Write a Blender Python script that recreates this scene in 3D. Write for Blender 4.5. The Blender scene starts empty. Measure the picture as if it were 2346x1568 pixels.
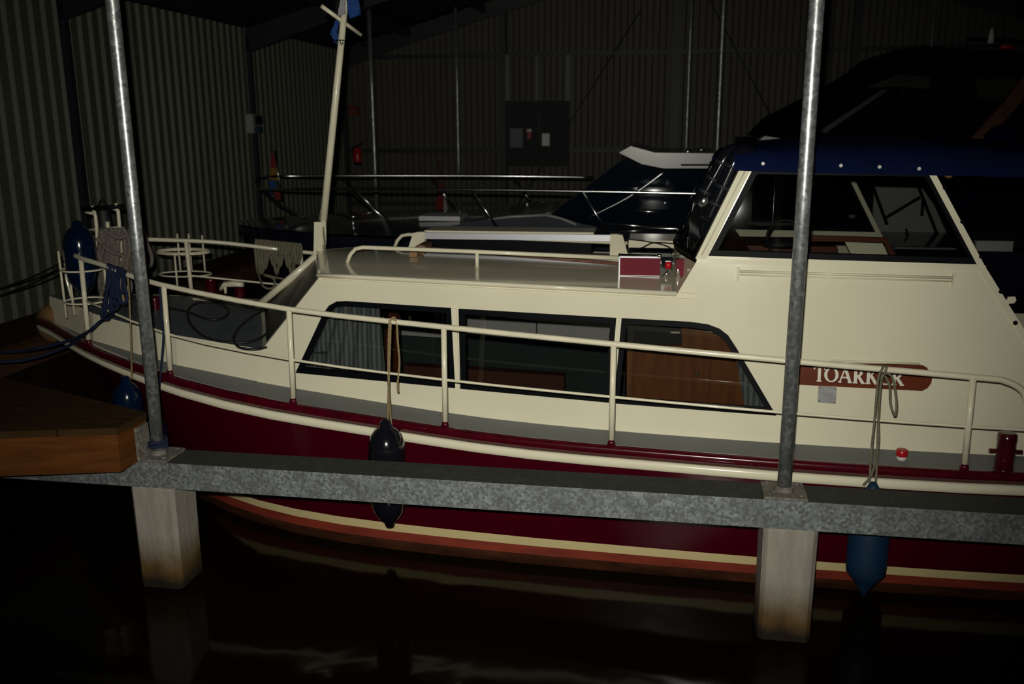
import bpy, bmesh, math, random
from mathutils import Vector, Matrix, geometry
random.seed(7)
C = bpy.context.scene
col = C.collection
# ------------------------------------------------------------------ camera, light, exposure
F = 2080.0; PITCH = math.radians(13.5); ROLL = math.radians(.36); H = 2.35
cam_d = bpy.data.cameras.new('camera'); cam = bpy.data.objects.new('camera', cam_d); col.objects.link(cam)
cam_d.sensor_fit = 'HORIZONTAL'; cam_d.sensor_width = 36; cam_d.lens = 36*F/2346
cam_d.clip_start = .05; cam_d.clip_end = 100
cam.matrix_world = Matrix.Translation((0, 0, H)) @ Matrix.Rotation(math.pi/2-PITCH, 4, 'X') @ Matrix.Rotation(-ROLL, 4, 'Z')
cam_d.dof.use_dof = True; cam_d.dof.focus_distance = 4.7; cam_d.dof.aperture_fstop = 2.2
C.camera = cam
C.view_settings.view_transform = 'Standard'; C.view_settings.look = 'None'
C.view_settings.gamma = 1; C.view_settings.use_curve_mapping = False
C.view_settings.exposure = 0.0
w = bpy.data.worlds.new('world'); C.world = w; w.use_nodes = True
w.node_tree.nodes['Background'].inputs[0].default_value = (.5, .6, .8, 1)
w.node_tree.nodes['Background'].inputs[1].default_value = .0012
# the photographer's flash, mounted just above and a little left of the lens
fl = bpy.data.lights.new('camera_flash', 'SPOT'); flo = bpy.data.objects.new('camera_flash', fl); col.objects.link(flo)
fl.energy = 665; fl.color = (1.0, .97, .84); fl.shadow_soft_size = .022; fl.spot_size = math.radians(83); fl.spot_blend = 1
flo.location = (-.05, -.02, H+.12)
_d = Vector((-.12, 4.9, 1.42-H)); flo.rotation_euler = _d.to_track_quat('-Z', 'Y').to_euler()

# ------------------------------------------------------------------ frames of reference
YAW = math.radians(9); O = Vector((1.22, 5.85, 0))
MB_ = Matrix.Translation(O) @ Matrix.Rotation(-YAW, 4, 'Z')        # boat / shed frame: u aft, v away, z up
def Bw(u, v, z): return MB_ @ Vector((u, v, z))
MBI = MB_.inverted()
def ray(x, y):
    a = (x-1173)/F; b = -(y-784)/F; c, s = math.cos(ROLL), math.sin(ROLL)
    a, b = a*c+b*s, -a*s+b*c
    return Vector((a, math.cos(PITCH)+b*math.sin(PITCH), -math.sin(PITCH)+b*math.cos(PITCH)))
C0 = Vector((0, 0, H)); c0 = MBI @ C0
def rb(x, y): return MBI.to_3x3() @ ray(x, y)
def onv(x, y, v):
    d = rb(x, y); return c0 + d*((v-c0.y)/d.y)
def onz(x, y, z):
    d = ray(x, y); return C0 + d*((z-H)/d.z)
def onzb(x, y, z): return MBI @ onz(x, y, z)
def interp(x, xs, ys):
    if x <= xs[0]: return ys[0]
    for i in range(1, len(xs)):
        if x <= xs[i]:
            t = (x-xs[i-1])/(xs[i]-xs[i-1]); return ys[i-1]*(1-t)+ys[i]*t
    return ys[-1]

# ------------------------------------------------------------------ materials
def mat(name, col_, rough=.5, metal=0, coat=0, var=.08, vscale=3, bump=0, bscale=60, spec=.5, stretch=(1, 1, 1), col2=None, detail=4, bdist=.01, ior=1.45):
    m = bpy.data.materials.new(name); m.use_nodes = True; nt = m.node_tree; b = nt.nodes['Principled BSDF']
    b.inputs['Roughness'].default_value = rough; b.inputs['Metallic'].default_value = metal
    b.inputs['Coat Weight'].default_value = coat; b.inputs['Coat Roughness'].default_value = .06
    b.inputs['Specular IOR Level'].default_value = spec; b.inputs['IOR'].default_value = ior
    tc = nt.nodes.new('ShaderNodeTexCoord'); mp = nt.nodes.new('ShaderNodeMapping'); mp.inputs['Scale'].default_value = stretch
    nt.links.new(tc.outputs['Object'], mp.inputs[0])
    n = nt.nodes.new('ShaderNodeTexNoise'); n.inputs['Scale'].default_value = vscale; n.inputs['Detail'].default_value = detail
    nt.links.new(mp.outputs[0], n.inputs['Vector'])
    r = nt.nodes.new('ShaderNodeValToRGB'); r.color_ramp.elements[0].position = .3; r.color_ramp.elements[1].position = .7
    c2 = col2 if col2 else tuple(min(1, c*(1+var)) for c in col_)
    c1 = col_ if col2 else tuple(c*(1-var) for c in col_)
    r.color_ramp.elements[0].color = (*c1, 1); r.color_ramp.elements[1].color = (*c2, 1)
    nt.links.new(n.outputs['Fac'], r.inputs[0]); nt.links.new(r.outputs[0], b.inputs['Base Color'])
    if bump:
        n2 = nt.nodes.new('ShaderNodeTexNoise'); n2.inputs['Scale'].default_value = bscale; n2.inputs['Detail'].default_value = 3
        nt.links.new(mp.outputs[0], n2.inputs['Vector'])
        bp = nt.nodes.new('ShaderNodeBump'); bp.inputs['Strength'].default_value = bump; bp.inputs['Distance'].default_value = bdist
        nt.links.new(n2.outputs['Fac'], bp.inputs['Height']); nt.links.new(bp.outputs[0], b.inputs['Normal'])
    m['ramp'] = r.name
    return m
def glass(name, tint=(.55, .6, .6), rough=.02, refl=.9):
    m = bpy.data.materials.new(name); m.use_nodes = True; nt = m.node_tree; nt.nodes.clear()
    o = nt.nodes.new('ShaderNodeOutputMaterial'); mx = nt.nodes.new('ShaderNodeMixShader')
    t = nt.nodes.new('ShaderNodeBsdfTransparent'); t.inputs[0].default_value = (*tint, 1)
    g = nt.nodes.new('ShaderNodeBsdfGlossy'); g.inputs['Roughness'].default_value = rough; g.inputs[0].default_value = (refl, refl, refl, 1)
    f = nt.nodes.new('ShaderNodeFresnel'); f.inputs[0].default_value = 1.5
    n = nt.nodes.new('ShaderNodeTexNoise'); n.inputs['Scale'].default_value = 1.5
    bp = nt.nodes.new('ShaderNodeBump'); bp.inputs['Strength'].default_value = .03
    nt.links.new(n.outputs['Fac'], bp.inputs['Height']); nt.links.new(bp.outputs[0], g.inputs['Normal'])
    nt.links.new(f.outputs[0], mx.inputs[0]); nt.links.new(t.outputs[0], mx.inputs[1]); nt.links.new(g.outputs[0], mx.inputs[2])
    nt.links.new(mx.outputs[0], o.inputs[0]); return m
M = {}
M['cream'] = mat('cream_paint', (.76, .72, .56), .17, spec=.25, coat=0, var=.035, vscale=2.2)
M['cream_rail'] = mat('cream_rail_paint', (.78, .73, .56), .3, coat=.3, var=.06, vscale=9)
M['roof'] = mat('roof_paint', (.80, .76, .60), .14, spec=.4, coat=.3, var=.04, vscale=2)
M['maroon'] = mat('maroon_paint', (.050, .0004, .0058), .2, coat=.25, var=.12, vscale=1.5)
M['maroon_cap'] = mat('maroon_gunwale_paint', (.062, .001, .007), .22, coat=.6, var=.25, vscale=14)
M['boot'] = mat('red_antifouling', (.20, .028, .014), .6, var=.25, vscale=4, stretch=(1, 1, 4))
M['yellow'] = mat('pale_yellow_stripe', (.60, .50, .26), .4, var=.05)
M['slime'] = mat('dark_waterline_growth', (.045, .014, .006), .7, var=.5, vscale=5, stretch=(1, 1, 3), spec=.2)
M['deck'] = mat('grey_deck_paint', (.185, .195, .20), .6, var=.07, vscale=3, bump=.15, bscale=150)
M['foredeck'] = mat('blue_grey_foredeck_paint', (.085, .10, .12), .45, var=.12, vscale=3)
M['rubber'] = mat('black_rubber', (.0028, .0034, .0055), .5, var=.1, spec=.08)
M['chrome'] = mat('polished_steel', (.75, .75, .78), .22, metal=1, var=.02)
M['snap'] = mat('satin_snap_metal', (.8, .78, .74), .35, metal=.3, var=.02)
M['glint_metal'] = mat('flash_glint_metal', (.9, .9, .92), .25, metal=1, var=.02)  # for the lump added to make the flash flare
M['box_grey'] = mat('pale_grey_enclosure', (.26, .26, .24), .6, var=.05)
M['plaque'] = mat('dull_metal_plaque', (.30, .30, .31), .55, var=.15, vscale=30)
M['alu'] = mat('brushed_aluminium', (.62, .62, .68), .38, metal=.35, var=.03, vscale=10, stretch=(1, 8, 8))
M['red_board'] = mat('dark_red_board', (.15, .010, .022), .6, var=.05, spec=.2)
M['yacht_glass'] = mat('dark_yacht_glass', (.002, .006, .013), .05, var=.1)
M['red'] = mat('red_plastic', (.42, .008, .015), .3, var=.05)
M['white'] = mat('white_plastic', (.6, .6, .58), .35, var=.04)
M['gel'] = mat('white_gelcoat', (.34, .34, .33), .25, spec=.3, var=.02)
M['greywhite'] = mat('grey_white_laminate', (.55, .56, .60), .4, var=.03)
M['navy_fender'] = mat('navy_fender_vinyl', (.006, .0065, .010), .15, coat=.3, var=.1)
M['blue_fender'] = mat('blue_fender_cover', (.002, .022, .062), .6, var=.15, vscale=8)
M['blue_gloss'] = mat('blue_fender_vinyl', (.001, .009, .030), .15, coat=.3, var=.1)
M['navy_canvas'] = mat('navy_canvas', (.003, .007, .034), .9, spec=.05, var=.2, vscale=3, bump=.2, bscale=20)
M['dark_canvas'] = mat('dark_canvas', (.003, .0035, .008), .9, spec=.05, var=.2, vscale=3)
M['black'] = mat('black_vinyl', (.006, .007, .010), .12, coat=.8, var=.1)
M['tan_rope'] = mat('tan_rope', (.30, .22, .12), .8, var=.3, vscale=90, bump=.6, bscale=200)
M['grey_rope'] = mat('grey_rope', (.17, .16, .11), .85, var=.3, vscale=90, bump=.6, bscale=200)
M['pale_rope'] = mat('pale_rope', (.17, .145, .125), .9, var=.25, vscale=80, bump=.6, bscale=200)
M['blue_rope'] = mat('blue_rope', (.005, .013, .050), .8, var=.3, vscale=80, bump=.5, bscale=200)
M['black_cable'] = mat('black_cable', (.010, .011, .014), .5, var=.1)
M['brush_wood'] = mat('reddish_brown_handle', (.16, .07, .05), .55, var=.3, vscale=20)
M['bristle'] = mat('coarse_bristle', (.28, .17, .08), .9, var=.4, vscale=60, bump=.6, bscale=120)
M['mahog'] = mat('varnished_mahogany', (.12, .028, .010), .35, var=.25, vscale=5, stretch=(1, 1, 14))
M['board_wood'] = mat('varnished_name_board', (.125, .024, .008), .3, spec=.4, var=.2, vscale=6, stretch=(1, 1, 18))
M['oak'] = mat('interior_wood', (.19, .062, .016), .45, var=.25, vscale=4, stretch=(8, 8, .8))
M['teal'] = mat('teal_upholstery', (.035, .060, .062), .9, var=.1)
M['seat'] = mat('brown_leatherette', (.10, .030, .018), .5, var=.2)
M['dark_int'] = mat('dark_interior', (.012, .013, .015), .6, var=.1)
M['letter'] = mat('cream_lettering', (.75, .72, .62), .4, var=.03)
M['coir'] = mat('brown_leather_fender', (.17, .09, .035), .8, var=.3, vscale=14, bump=.6, bscale=40)
M['flag_red'] = mat('flag_red_cloth', (.15, .006, .008), .8, var=.1)
M['flag_yellow'] = mat('flag_yellow_cloth', (.17, .095, .006), .8, var=.1)
M['flag_blue'] = mat('flag_blue_cloth', (.006, .045, .20), .8, var=.2)
M['flag_white'] = mat('flag_white_cloth', (.28, .28, .30), .8, var=.1)
M['orange_wood'] = mat('orange_brown_spar', (.10, .036, .007), .6, var=.2, vscale=6)
M['win_glass'] = glass('window_glass', (.78, .78, .76))
M['wh_glass'] = glass('wheelhouse_glass', (.80, .81, .80))
M['dark_glass'] = glass('smoked_glass', (.12, .16, .20), .03, 1.0)
M['dark_pane'] = mat('dark_front_glass', (.006, .008, .011), .35, spec=.25)
M['frame_steel'] = mat('painted_frame_steel', (.012, .014, .020), .5, var=.15)
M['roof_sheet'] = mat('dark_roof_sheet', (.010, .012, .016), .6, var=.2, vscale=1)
M['wall_l'] = mat('beige_green_cladding', (.085, .088, .064), .6, var=.10, vscale=1.2, stretch=(1, 1, .15))
M['wall_b'] = mat('beige_cladding', (.068, .063, .047), .6, var=.12, vscale=1.2, stretch=(1, 1, .15))
M['dark_board'] = mat('dark_backboard', (.014, .014, .018), .7, var=.1)
M['grey_box'] = mat('grey_enclosure', (.10, .11, .125), .5, var=.08)
# curtain: vertical stripes in the cloth
def curtain_mat():
    m = mat('blue_grey_curtain', (.20, .26, .29), .9, var=.05)
    nt = m.node_tree; b = nt.nodes['Principled BSDF']; r = nt.nodes[m['ramp']]
    wv = nt.nodes.new('ShaderNodeTexWave'); wv.inputs['Scale'].default_value = 11; wv.inputs['Distortion'].default_value = 1
    mp = [n for n in nt.nodes if n.type == 'MAPPING'][0]; nt.links.new(mp.outputs[0], wv.inputs['Vector'])
    nt.links.new(wv.outputs['Color'], r.inputs[0])
    r.color_ramp.elements[0].color = (.085, .105, .12, 1); r.color_ramp.elements[1].color = (.19, .22, .235, 1)
    return m
M['curtain'] = curtain_mat()
def galv(name, base=(.30, .33, .35), hi=(.60, .65, .68), scale=45, rough=.42, metal=.55):
    m = mat(name, base, rough, metal=metal, var=0)
    nt = m.node_tree; b = nt.nodes['Principled BSDF']; r = nt.nodes[m['ramp']]
    mp = [n for n in nt.nodes if n.type == 'MAPPING'][0]
    v = nt.nodes.new('ShaderNodeTexVoronoi'); v.inputs['Scale'].default_value = scale
    n = nt.nodes.new('ShaderNodeTexNoise'); n.inputs['Scale'].default_value = 9; n.inputs['Detail'].default_value = 6
    a = nt.nodes.new('ShaderNodeMath'); a.operation = 'MULTIPLY'
    nt.links.new(mp.outputs[0], v.inputs['Vector']); nt.links.new(mp.outputs[0], n.inputs['Vector'])
    nt.links.new(v.outputs['Color'], a.inputs[0]); nt.links.new(n.outputs['Fac'], a.inputs[1]); nt.links.new(a.outputs[0], r.inputs[0])
    r.color_ramp.elements[0].position = .12; r.color_ramp.elements[0].color = (*base, 1)
    r.color_ramp.elements[1].position = .52; r.color_ramp.elements[1].color = (*hi, 1)
    bp = nt.nodes.new('ShaderNodeBump'); bp.inputs['Strength'].default_value = .25; bp.inputs['Distance'].default_value = .004
    nt.links.new(n.outputs['Fac'], bp.inputs['Height']); nt.links.new(bp.outputs[0], b.inputs['Normal'])
    return m
M['galv'] = galv('galvanised_beam_steel', (.20, .215, .22), (.46, .50, .52), 80)
M['galv_top'] = galv('dull_walkway_surface', (.032, .034, .029), (.052, .054, .047), 60, .8, .05)
M['galv_pole'] = galv('galvanised_pole_steel', (.24, .26, .27), (.52, .55, .56), 60, .38, .7)
M['galv_dull'] = galv('weathered_plate_steel', (.13, .12, .105), (.26, .24, .21), 60, .7, .2)
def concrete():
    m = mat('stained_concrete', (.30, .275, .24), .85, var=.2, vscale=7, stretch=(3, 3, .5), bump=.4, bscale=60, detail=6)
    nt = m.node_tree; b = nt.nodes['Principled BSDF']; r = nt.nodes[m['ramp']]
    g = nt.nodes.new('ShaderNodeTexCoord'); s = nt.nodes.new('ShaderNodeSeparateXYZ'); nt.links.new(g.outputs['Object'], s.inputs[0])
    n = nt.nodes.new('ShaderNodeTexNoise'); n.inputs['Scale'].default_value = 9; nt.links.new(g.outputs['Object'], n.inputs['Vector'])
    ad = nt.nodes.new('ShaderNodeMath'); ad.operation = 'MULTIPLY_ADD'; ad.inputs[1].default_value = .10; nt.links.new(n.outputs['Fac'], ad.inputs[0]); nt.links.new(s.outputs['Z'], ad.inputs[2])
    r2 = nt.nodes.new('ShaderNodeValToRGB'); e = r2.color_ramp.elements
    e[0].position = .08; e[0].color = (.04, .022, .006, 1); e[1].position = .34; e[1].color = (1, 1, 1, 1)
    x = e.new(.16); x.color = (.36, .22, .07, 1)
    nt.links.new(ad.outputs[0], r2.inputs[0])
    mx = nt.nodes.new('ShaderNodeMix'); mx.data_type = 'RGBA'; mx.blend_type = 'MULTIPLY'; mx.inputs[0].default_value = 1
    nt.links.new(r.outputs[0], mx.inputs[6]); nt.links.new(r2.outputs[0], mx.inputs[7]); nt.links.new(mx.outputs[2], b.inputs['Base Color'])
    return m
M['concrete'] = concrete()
def planks(name, c1, c2, pitch, rot):
    m = mat(name, c1, .8, var=.3, vscale=3, stretch=(1, 1, 1), bump=.3, bscale=40, spec=.08)
    nt = m.node_tree; b = nt.nodes['Principled BSDF']; r = nt.nodes[m['ramp']]
    mp = [n for n in nt.nodes if n.type == 'MAPPING'][0]; mp.inputs['Rotation'].default_value = (0, 0, rot); mp.inputs['Scale'].default_value = (1.2, 9, 9)
    r.color_ramp.elements[0].color = (*c1, 1); r.color_ramp.elements[1].color = (*c2, 1)
    tc = nt.nodes.new('ShaderNodeTexCoord'); m2 = nt.nodes.new('ShaderNodeMapping'); m2.inputs['Rotation'].default_value = (0, 0, rot)
    nt.links.new(tc.outputs['Object'], m2.inputs[0]); s = nt.nodes.new('ShaderNodeSeparateXYZ'); nt.links.new(m2.outputs[0], s.inputs[0])
    d = nt.nodes.new('ShaderNodeMath'); d.operation = 'DIVIDE'; d.inputs[1].default_value = pitch; nt.links.new(s.outputs['Y'], d.inputs[0])
    fr = nt.nodes.new('ShaderNodeMath'); fr.operation = 'FRACT'; nt.links.new(d.outputs[0], fr.inputs[0])
    r2 = nt.nodes.new('ShaderNodeValToRGB'); e = r2.color_ramp.elements; e[0].position = .0; e[0].color = (.15, .15, .15, 1); e[1].position = .05; e[1].color = (1, 1, 1, 1)
    nt.links.new(fr.outputs[0], r2.inputs[0])
    mx = nt.nodes.new('ShaderNodeMix'); mx.data_type = 'RGBA'; mx.blend_type = 'MULTIPLY'; mx.inputs[0].default_value = 1
    nt.links.new(r.outputs[0], mx.inputs[6]); nt.links.new(r2.outputs[0], mx.inputs[7]); nt.links.new(mx.outputs[2], b.inputs['Base Color'])
    return m
M['deck_plank'] = planks('weathered_deck_planks', (.036, .019, .007), (.056, .031, .012), .12, .35)
M['fascia'] = mat('orange_brown_timber', (.11, .037, .009), .7, spec=.1, var=.35, vscale=2.5, stretch=(1.2, 1.2, 9), bump=.3, bscale=20, detail=6)
M['dark_fascia'] = mat('dark_brown_timber', (.06, .026, .012), .7, var=.35, vscale=3, stretch=(1.2, 1.2, 9))
def water():
    m = mat('dark_brown_water', (.004, .0025, .001), .09, var=.2, vscale=.6, ior=1.33)
    nt = m.node_tree; b = nt.nodes['Principled BSDF']
    tc = nt.nodes.new('ShaderNodeTexCoord'); n = nt.nodes.new('ShaderNodeTexNoise'); n.inputs['Scale'].default_value = 1.6; n.inputs['Detail'].default_value = 2; n.inputs['Distortion'].default_value = .6
    nt.links.new(tc.outputs['Object'], n.inputs['Vector'])
    bp = nt.nodes.new('ShaderNodeBump'); bp.inputs['Strength'].default_value = .25; bp.inputs['Distance'].default_value = .04
    nt.links.new(n.outputs['Fac'], bp.inputs['Height']); nt.links.new(bp.outputs[0], b.inputs['Normal'])
    return m
M['screen_dark'] = mat('dark_screen_board', (.012, .007, .004), .8, var=.3, vscale=4, spec=.1)  # for the added screen under the jetty edge
M['water'] = water(); M['water'].node_tree.nodes['Principled BSDF'].inputs['Specular IOR Level'].default_value = .25

# ------------------------------------------------------------------ mesh helpers
WM = {}
def wm(o): return WM[o.name]
class MB:
    def __init__(s): s.v = []; s.f = []; s.mi = []; s.sm = []
    def add(s, vs, fs, mi=0, smooth=False):
        b = len(s.v); s.v += [Vector(v) for v in vs]
        for f in fs: s.f.append([i+b for i in f]); s.mi.append(mi); s.sm.append(smooth)
        return s
    def hexa(s, p, mi=0):      # 8 corners, bottom ring 0-3, top ring 4-7
        return s.add(p, [(3, 2, 1, 0), (4, 5, 6, 7), (0, 1, 5, 4), (1, 2, 6, 5), (2, 3, 7, 6), (3, 0, 4, 7)], mi)
    def box(s, a, b, mi=0):
        (x0, y0, z0), (x1, y1, z1) = a, b
        return s.hexa([(x0, y0, z0), (x1, y0, z0), (x1, y1, z0), (x0, y1, z0), (x0, y0, z1), (x1, y0, z1), (x1, y1, z1), (x0, y1, z1)], mi)
    def prism(s, pts, d, mi=0):   # outline extruded along vector d
        n = len(pts); d = Vector(d); p = [Vector(q) for q in pts]
        tri = geometry.tessellate_polygon([p])
        fs = [tuple(t) for t in tri]+[tuple(i+n for i in reversed(t)) for t in tri]
        fs += [(i, (i+1) % n, (i+1) % n+n, i+n) for i in range(n)]
        return s.add(p+[q+d for q in p], fs, mi)
    def tube(s, pts, r, n=10, mi=0, closed=False, smooth_path=0, cap=True):
        P = [Vector(p) for p in pts]
        if smooth_path: P = spline(P, smooth_path, closed)
        m = len(P); R = r if isinstance(r, (list, tuple)) else [r]*m
        vs = []; up = None
        for i in range(m):
            if closed: t = P[(i+1) % m]-P[i-1]
            else: t = P[min(i+1, m-1)]-P[max(i-1, 0)]
            if t.length < 1e-9: t = Vector((0, 0, 1))
            t.normalize()
            if up is None: up = Vector((0, 0, 1)) if abs(t.z) < .9 else Vector((1, 0, 0))
            a = up - t*up.dot(t)
            if a.length < 1e-6: a = t.orthogonal()
            a.normalize(); up = a; b = t.cross(a)
            for k in range(n):
                q = 2*math.pi*k/n; vs.append(P[i]+(a*math.cos(q)+b*math.sin(q))*R[i])
        fs = []
        for i in range(m if closed else m-1):
            j = (i+1) % m
            for k in range(n): fs.append((i*n+k, i*n+(k+1) % n, j*n+(k+1) % n, j*n+k))
        s.add(vs, fs, mi, True)
        if not closed and cap:
            b = len(s.v)-m*n
            s.f.append([b+k for k in reversed(range(n))]); s.f.append([b+(m-1)*n+k for k in range(n)]); s.mi += [mi, mi]; s.sm += [False, False]
        return s
    def lathe(s, prof, c=(0, 0, 0), axis=(0, 0, 1), n=24, mi=0, sy=1.0):
        ax = Vector(axis).normalized(); a = Vector((1, 0, 0)) if abs(ax.x) < .9 else Vector((0, 1, 0)); a = (a-ax*a.dot(ax)).normalized(); b = ax.cross(a); c = Vector(c)
        vs = []; fs = []
        for r, h in prof:
            for k in range(n):
                q = 2*math.pi*k/n; vs.append(c+ax*h+a*(r*math.cos(q))+b*(r*math.sin(q)*sy))
        for i in range(len(prof)-1):
            for k in range(n): fs.append((i*n+k, i*n+(k+1) % n, (i+1)*n+(k+1) % n, (i+1)*n+k))
        s.add(vs, fs, mi, True); b0 = len(s.v)-len(vs)
        s.f.append([b0+k for k in reversed(range(n))]); s.f.append([b0+(len(prof)-1)*n+k for k in range(n)]); s.mi += [mi, mi]; s.sm += [False, False]
        return s
    def grid(s, rows, mi=0, smooth=True, mis=None, close=False):
        n = len(rows[0]); vs = [p for r in rows for p in r]; b = len(s.v); s.v += [Vector(v) for v in vs]
        for i in range(len(rows)-1):
            for k in range(n-1 if not close else n):
                s.f.append([b+i*n+k, b+i*n+(k+1) % n, b+(i+1)*n+(k+1) % n, b+(i+1)*n+k]); s.mi.append(mis[i] if mis else mi); s.sm.append(smooth)
        return s
    def build(s, name, mats, parent=None, space=None, props=None, auto=None):
        """space: matrix the coordinates are written in (None: parent's local, or world when there is no parent)"""
        me = bpy.data.meshes.new(name); o = bpy.data.objects.new(name, me); col.objects.link(o)
        if parent is not None:
            o.parent = parent; WM[o.name] = wm(parent)
            if space is not None:
                T = wm(parent).inverted() @ space; s.v = [T @ v for v in s.v]
        else: WM[o.name] = Matrix.Identity(4)
        if parent is None and space is not None: s.v = [space @ v for v in s.v]
        me.from_pydata([tuple(v) for v in s.v], [], [list(f) for f in s.f])
        mats = mats if isinstance(mats, (list, tuple)) else [mats]
        for m in mats: me.materials.append(m)
        for p, mi, sm in zip(me.polygons, s.mi, s.sm): p.material_index = mi; p.use_smooth = sm
        bm = bmesh.new(); bm.from_mesh(me); bmesh.ops.remove_doubles(bm, verts=bm.verts, dist=1e-5); bmesh.ops.recalc_face_normals(bm, faces=bm.faces); bm.to_mesh(me); bm.free()
        if props:
            for k, v in props.items(): o[k] = v
        return o
def spline(P, k, closed=False):
    out = []; m = len(P)
    rng = range(m if closed else m-1)
    for i in rng:
        if closed: a, b, c, d = P[i-1], P[i], P[(i+1) % m], P[(i+2) % m]
        else: a, b, c, d = P[max(i-1, 0)], P[i], P[i+1], P[min(i+2, m-1)]
        for j in range(k):
            t = j/k; out.append(.5*((2*b)+(-a+c)*t+(2*a-5*b+4*c-d)*t*t+(-a+3*b-3*c+d)*t*t*t))
    if not closed: out.append(P[-1])
    return out
IDM = Matrix.Identity(4)
def thing(name, label, cat, loc=(0, 0, 0), rz=0, group=None):
    o = bpy.data.objects.new(name, None); col.objects.link(o); o.location = loc; o.rotation_euler = (0, 0, rz)
    o.empty_display_size = .1
    WM[o.name] = Matrix.Translation(loc) @ Matrix.Rotation(rz, 4, 'Z')
    o['label'] = label; o['category'] = cat
    if group: o['group'] = group
    return o
def tag(o, label, cat, group=None):
    o['label'] = label; o['category'] = cat
    if group: o['group'] = group
    return o
def struct(o): o['kind'] = 'structure'; return o
def solo(mb, name, m, label, cat, base, space=None, group=None):
    """one-mesh thing with its origin at base (world)"""
    if space is not None: mb.v = [space @ v for v in mb.v]
    b = Vector(base); mb.v = [v-b for v in mb.v]
    o = mb.build(name, m); o.location = b; WM[o.name] = Matrix.Translation(b)
    return tag(o, label, cat, group)
def copy_tree(o, loc, label, parent=None):
    def rec(x, p):
        c = x.copy(); col.objects.link(c)
        if p: c.parent = p
        for ch in x.children: rec(ch, c)
        return c
    c = rec(o, None); c.location = loc; c['label'] = label
    return c

# ------------------------------------------------------------------ THE SHED
WN = Vector((-4.14, 7.2, 0))                    # a point on the left wall, boat frame direction v
wl = MBI @ WN; UL = wl.x                        # left wall at u = UL
corner = onv(790, 480, 0)
# back wall v: the corner pixel column meets the left wall
d_ = rb(790, 345); VB = c0.y + d_.y*((UL-c0.x)/d_.x)
UR = UL+12.2; UM = (UL+UR)/2; ZE = 3.55; ZA = 5.25; V0 = -8.5
def roofz(u): return ZE+(ZA-ZE)*(1-abs(u-UM)/(UM-UL))
def ribbed(a, b, n, out, zfun, z0, pitch=.165, depth=.032):
    """corrugated sheet from a to b (2D in u,v), ribs standing toward `out`"""
    mb = MB(); a = Vector((*a, 0)); b = Vector((*b, 0)); L = (b-a).length; t = (b-a)/L; out = Vector((*out, 0))
    prof = []; x = 0
    while x < L:
        for dx, dd in ((0, 0), (.40, 0), (.52, 1), (.88, 1), (1.0, 0)):
            xx = min(L, x+dx*pitch); prof.append((xx, dd*depth))
        x += pitch
    lo = []; hi = []
    for x, dd in prof:
        p = a+t*x+out*dd; lo.append(Vector((p.x, p.y, z0))); hi.append(Vector((p.x, p.y, zfun(p.x, p.y))))
    mb.grid([lo, hi], smooth=False)
    return mb
struct(ribbed((UL, V0), (UL, VB), 0, (1, 0), lambda u, v: ZE, -.3).build('wall_left', M['wall_l'], space=MB_))
struct(ribbed((UL, VB), (UR, VB), 0, (0, -1), lambda u, v: roofz(u), -.3, .20).build('wall_back', M['wall_b'], space=MB_))
struct(ribbed((UR, V0), (UR, VB), 0, (-1, 0), lambda u, v: ZE, -.3).build('wall_right', M['wall_l'], space=MB_))
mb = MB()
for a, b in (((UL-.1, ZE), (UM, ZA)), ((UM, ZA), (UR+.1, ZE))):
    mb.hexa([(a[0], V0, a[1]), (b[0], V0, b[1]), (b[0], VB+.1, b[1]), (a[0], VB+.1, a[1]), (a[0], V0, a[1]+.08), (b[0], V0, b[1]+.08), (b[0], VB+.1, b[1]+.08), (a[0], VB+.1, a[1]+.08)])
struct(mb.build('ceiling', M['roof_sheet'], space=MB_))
mb = MB(); N = 2
mb.grid([[(UL-.5+(UR-UL+1)*i/N, V0-1+(VB-V0+2)*j/N, 0) for i in range(N+1)] for j in range(N+1)])
struct(mb.build('floor', M['water'], space=MB_))
bpy.data.objects['floor']['label'] = 'dark brown still water under the boats'
# portal frames
def uatleft(px):   # v of a pixel column on the left wall
    d = rb(px, 345); return c0.y+d.y*((UL+.08-c0.x)/d.x)
VF = [uatleft(182), uatleft(588), VB-.12]
vsp = (VF[2]-VF[0])/2
frames_v = [VF[0]-vsp*2, VF[0]-vsp, VF[0], VF[1], VF[2]]
k = 1
for v in frames_v:
    mb = MB(); hw = .032
    for s in (0, 1):
        U = (lambda u: u) if s == 0 else (lambda u: UL+UR-u)
        mb.box((min(U(UL+.04), U(UL+.10)), v-hw, -.3), (max(U(UL+.04), U(UL+.10)), v+hw, ZE-.1))
        p = [(U(UL+.04), v-hw, ZE-.02), (U(UL+.04), v-hw, ZE-.30), (U(UL+.12), v-hw, ZE-.28), (U(UL+1.3), v-hw, roofz(UL+1.3)-.26), (U(UM), v-hw, ZA-.26), (U(UM), v-hw, ZA-.03)]
        mb.prism(p, (0, 2*hw, 0))
    struct(mb.build('trim_%d' % k, M['frame_steel'], space=MB_)); k += 1
# purlins
mb = MB()
for i in range(1, 10):
    u = UL+(UR-UL)*i/10; z = roofz(u)-.10; mb.box((u-.03, V0, z-.07), (u+.03, VB, z+.06))
struct(mb.build('trim_%d' % k, M['frame_steel'], space=MB_)); k += 1
# girts on the back wall
for py in (127, 345, 468):
    z = onv(1100, py, VB-.06).z; mb = MB(); mb.box((UL+.1, VB-.09, z-.032), (UR-.1, VB-.035, z+.032))
    struct(mb.build('trim_%d' % k, M['frame_steel'], space=MB_)); k += 1
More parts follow.
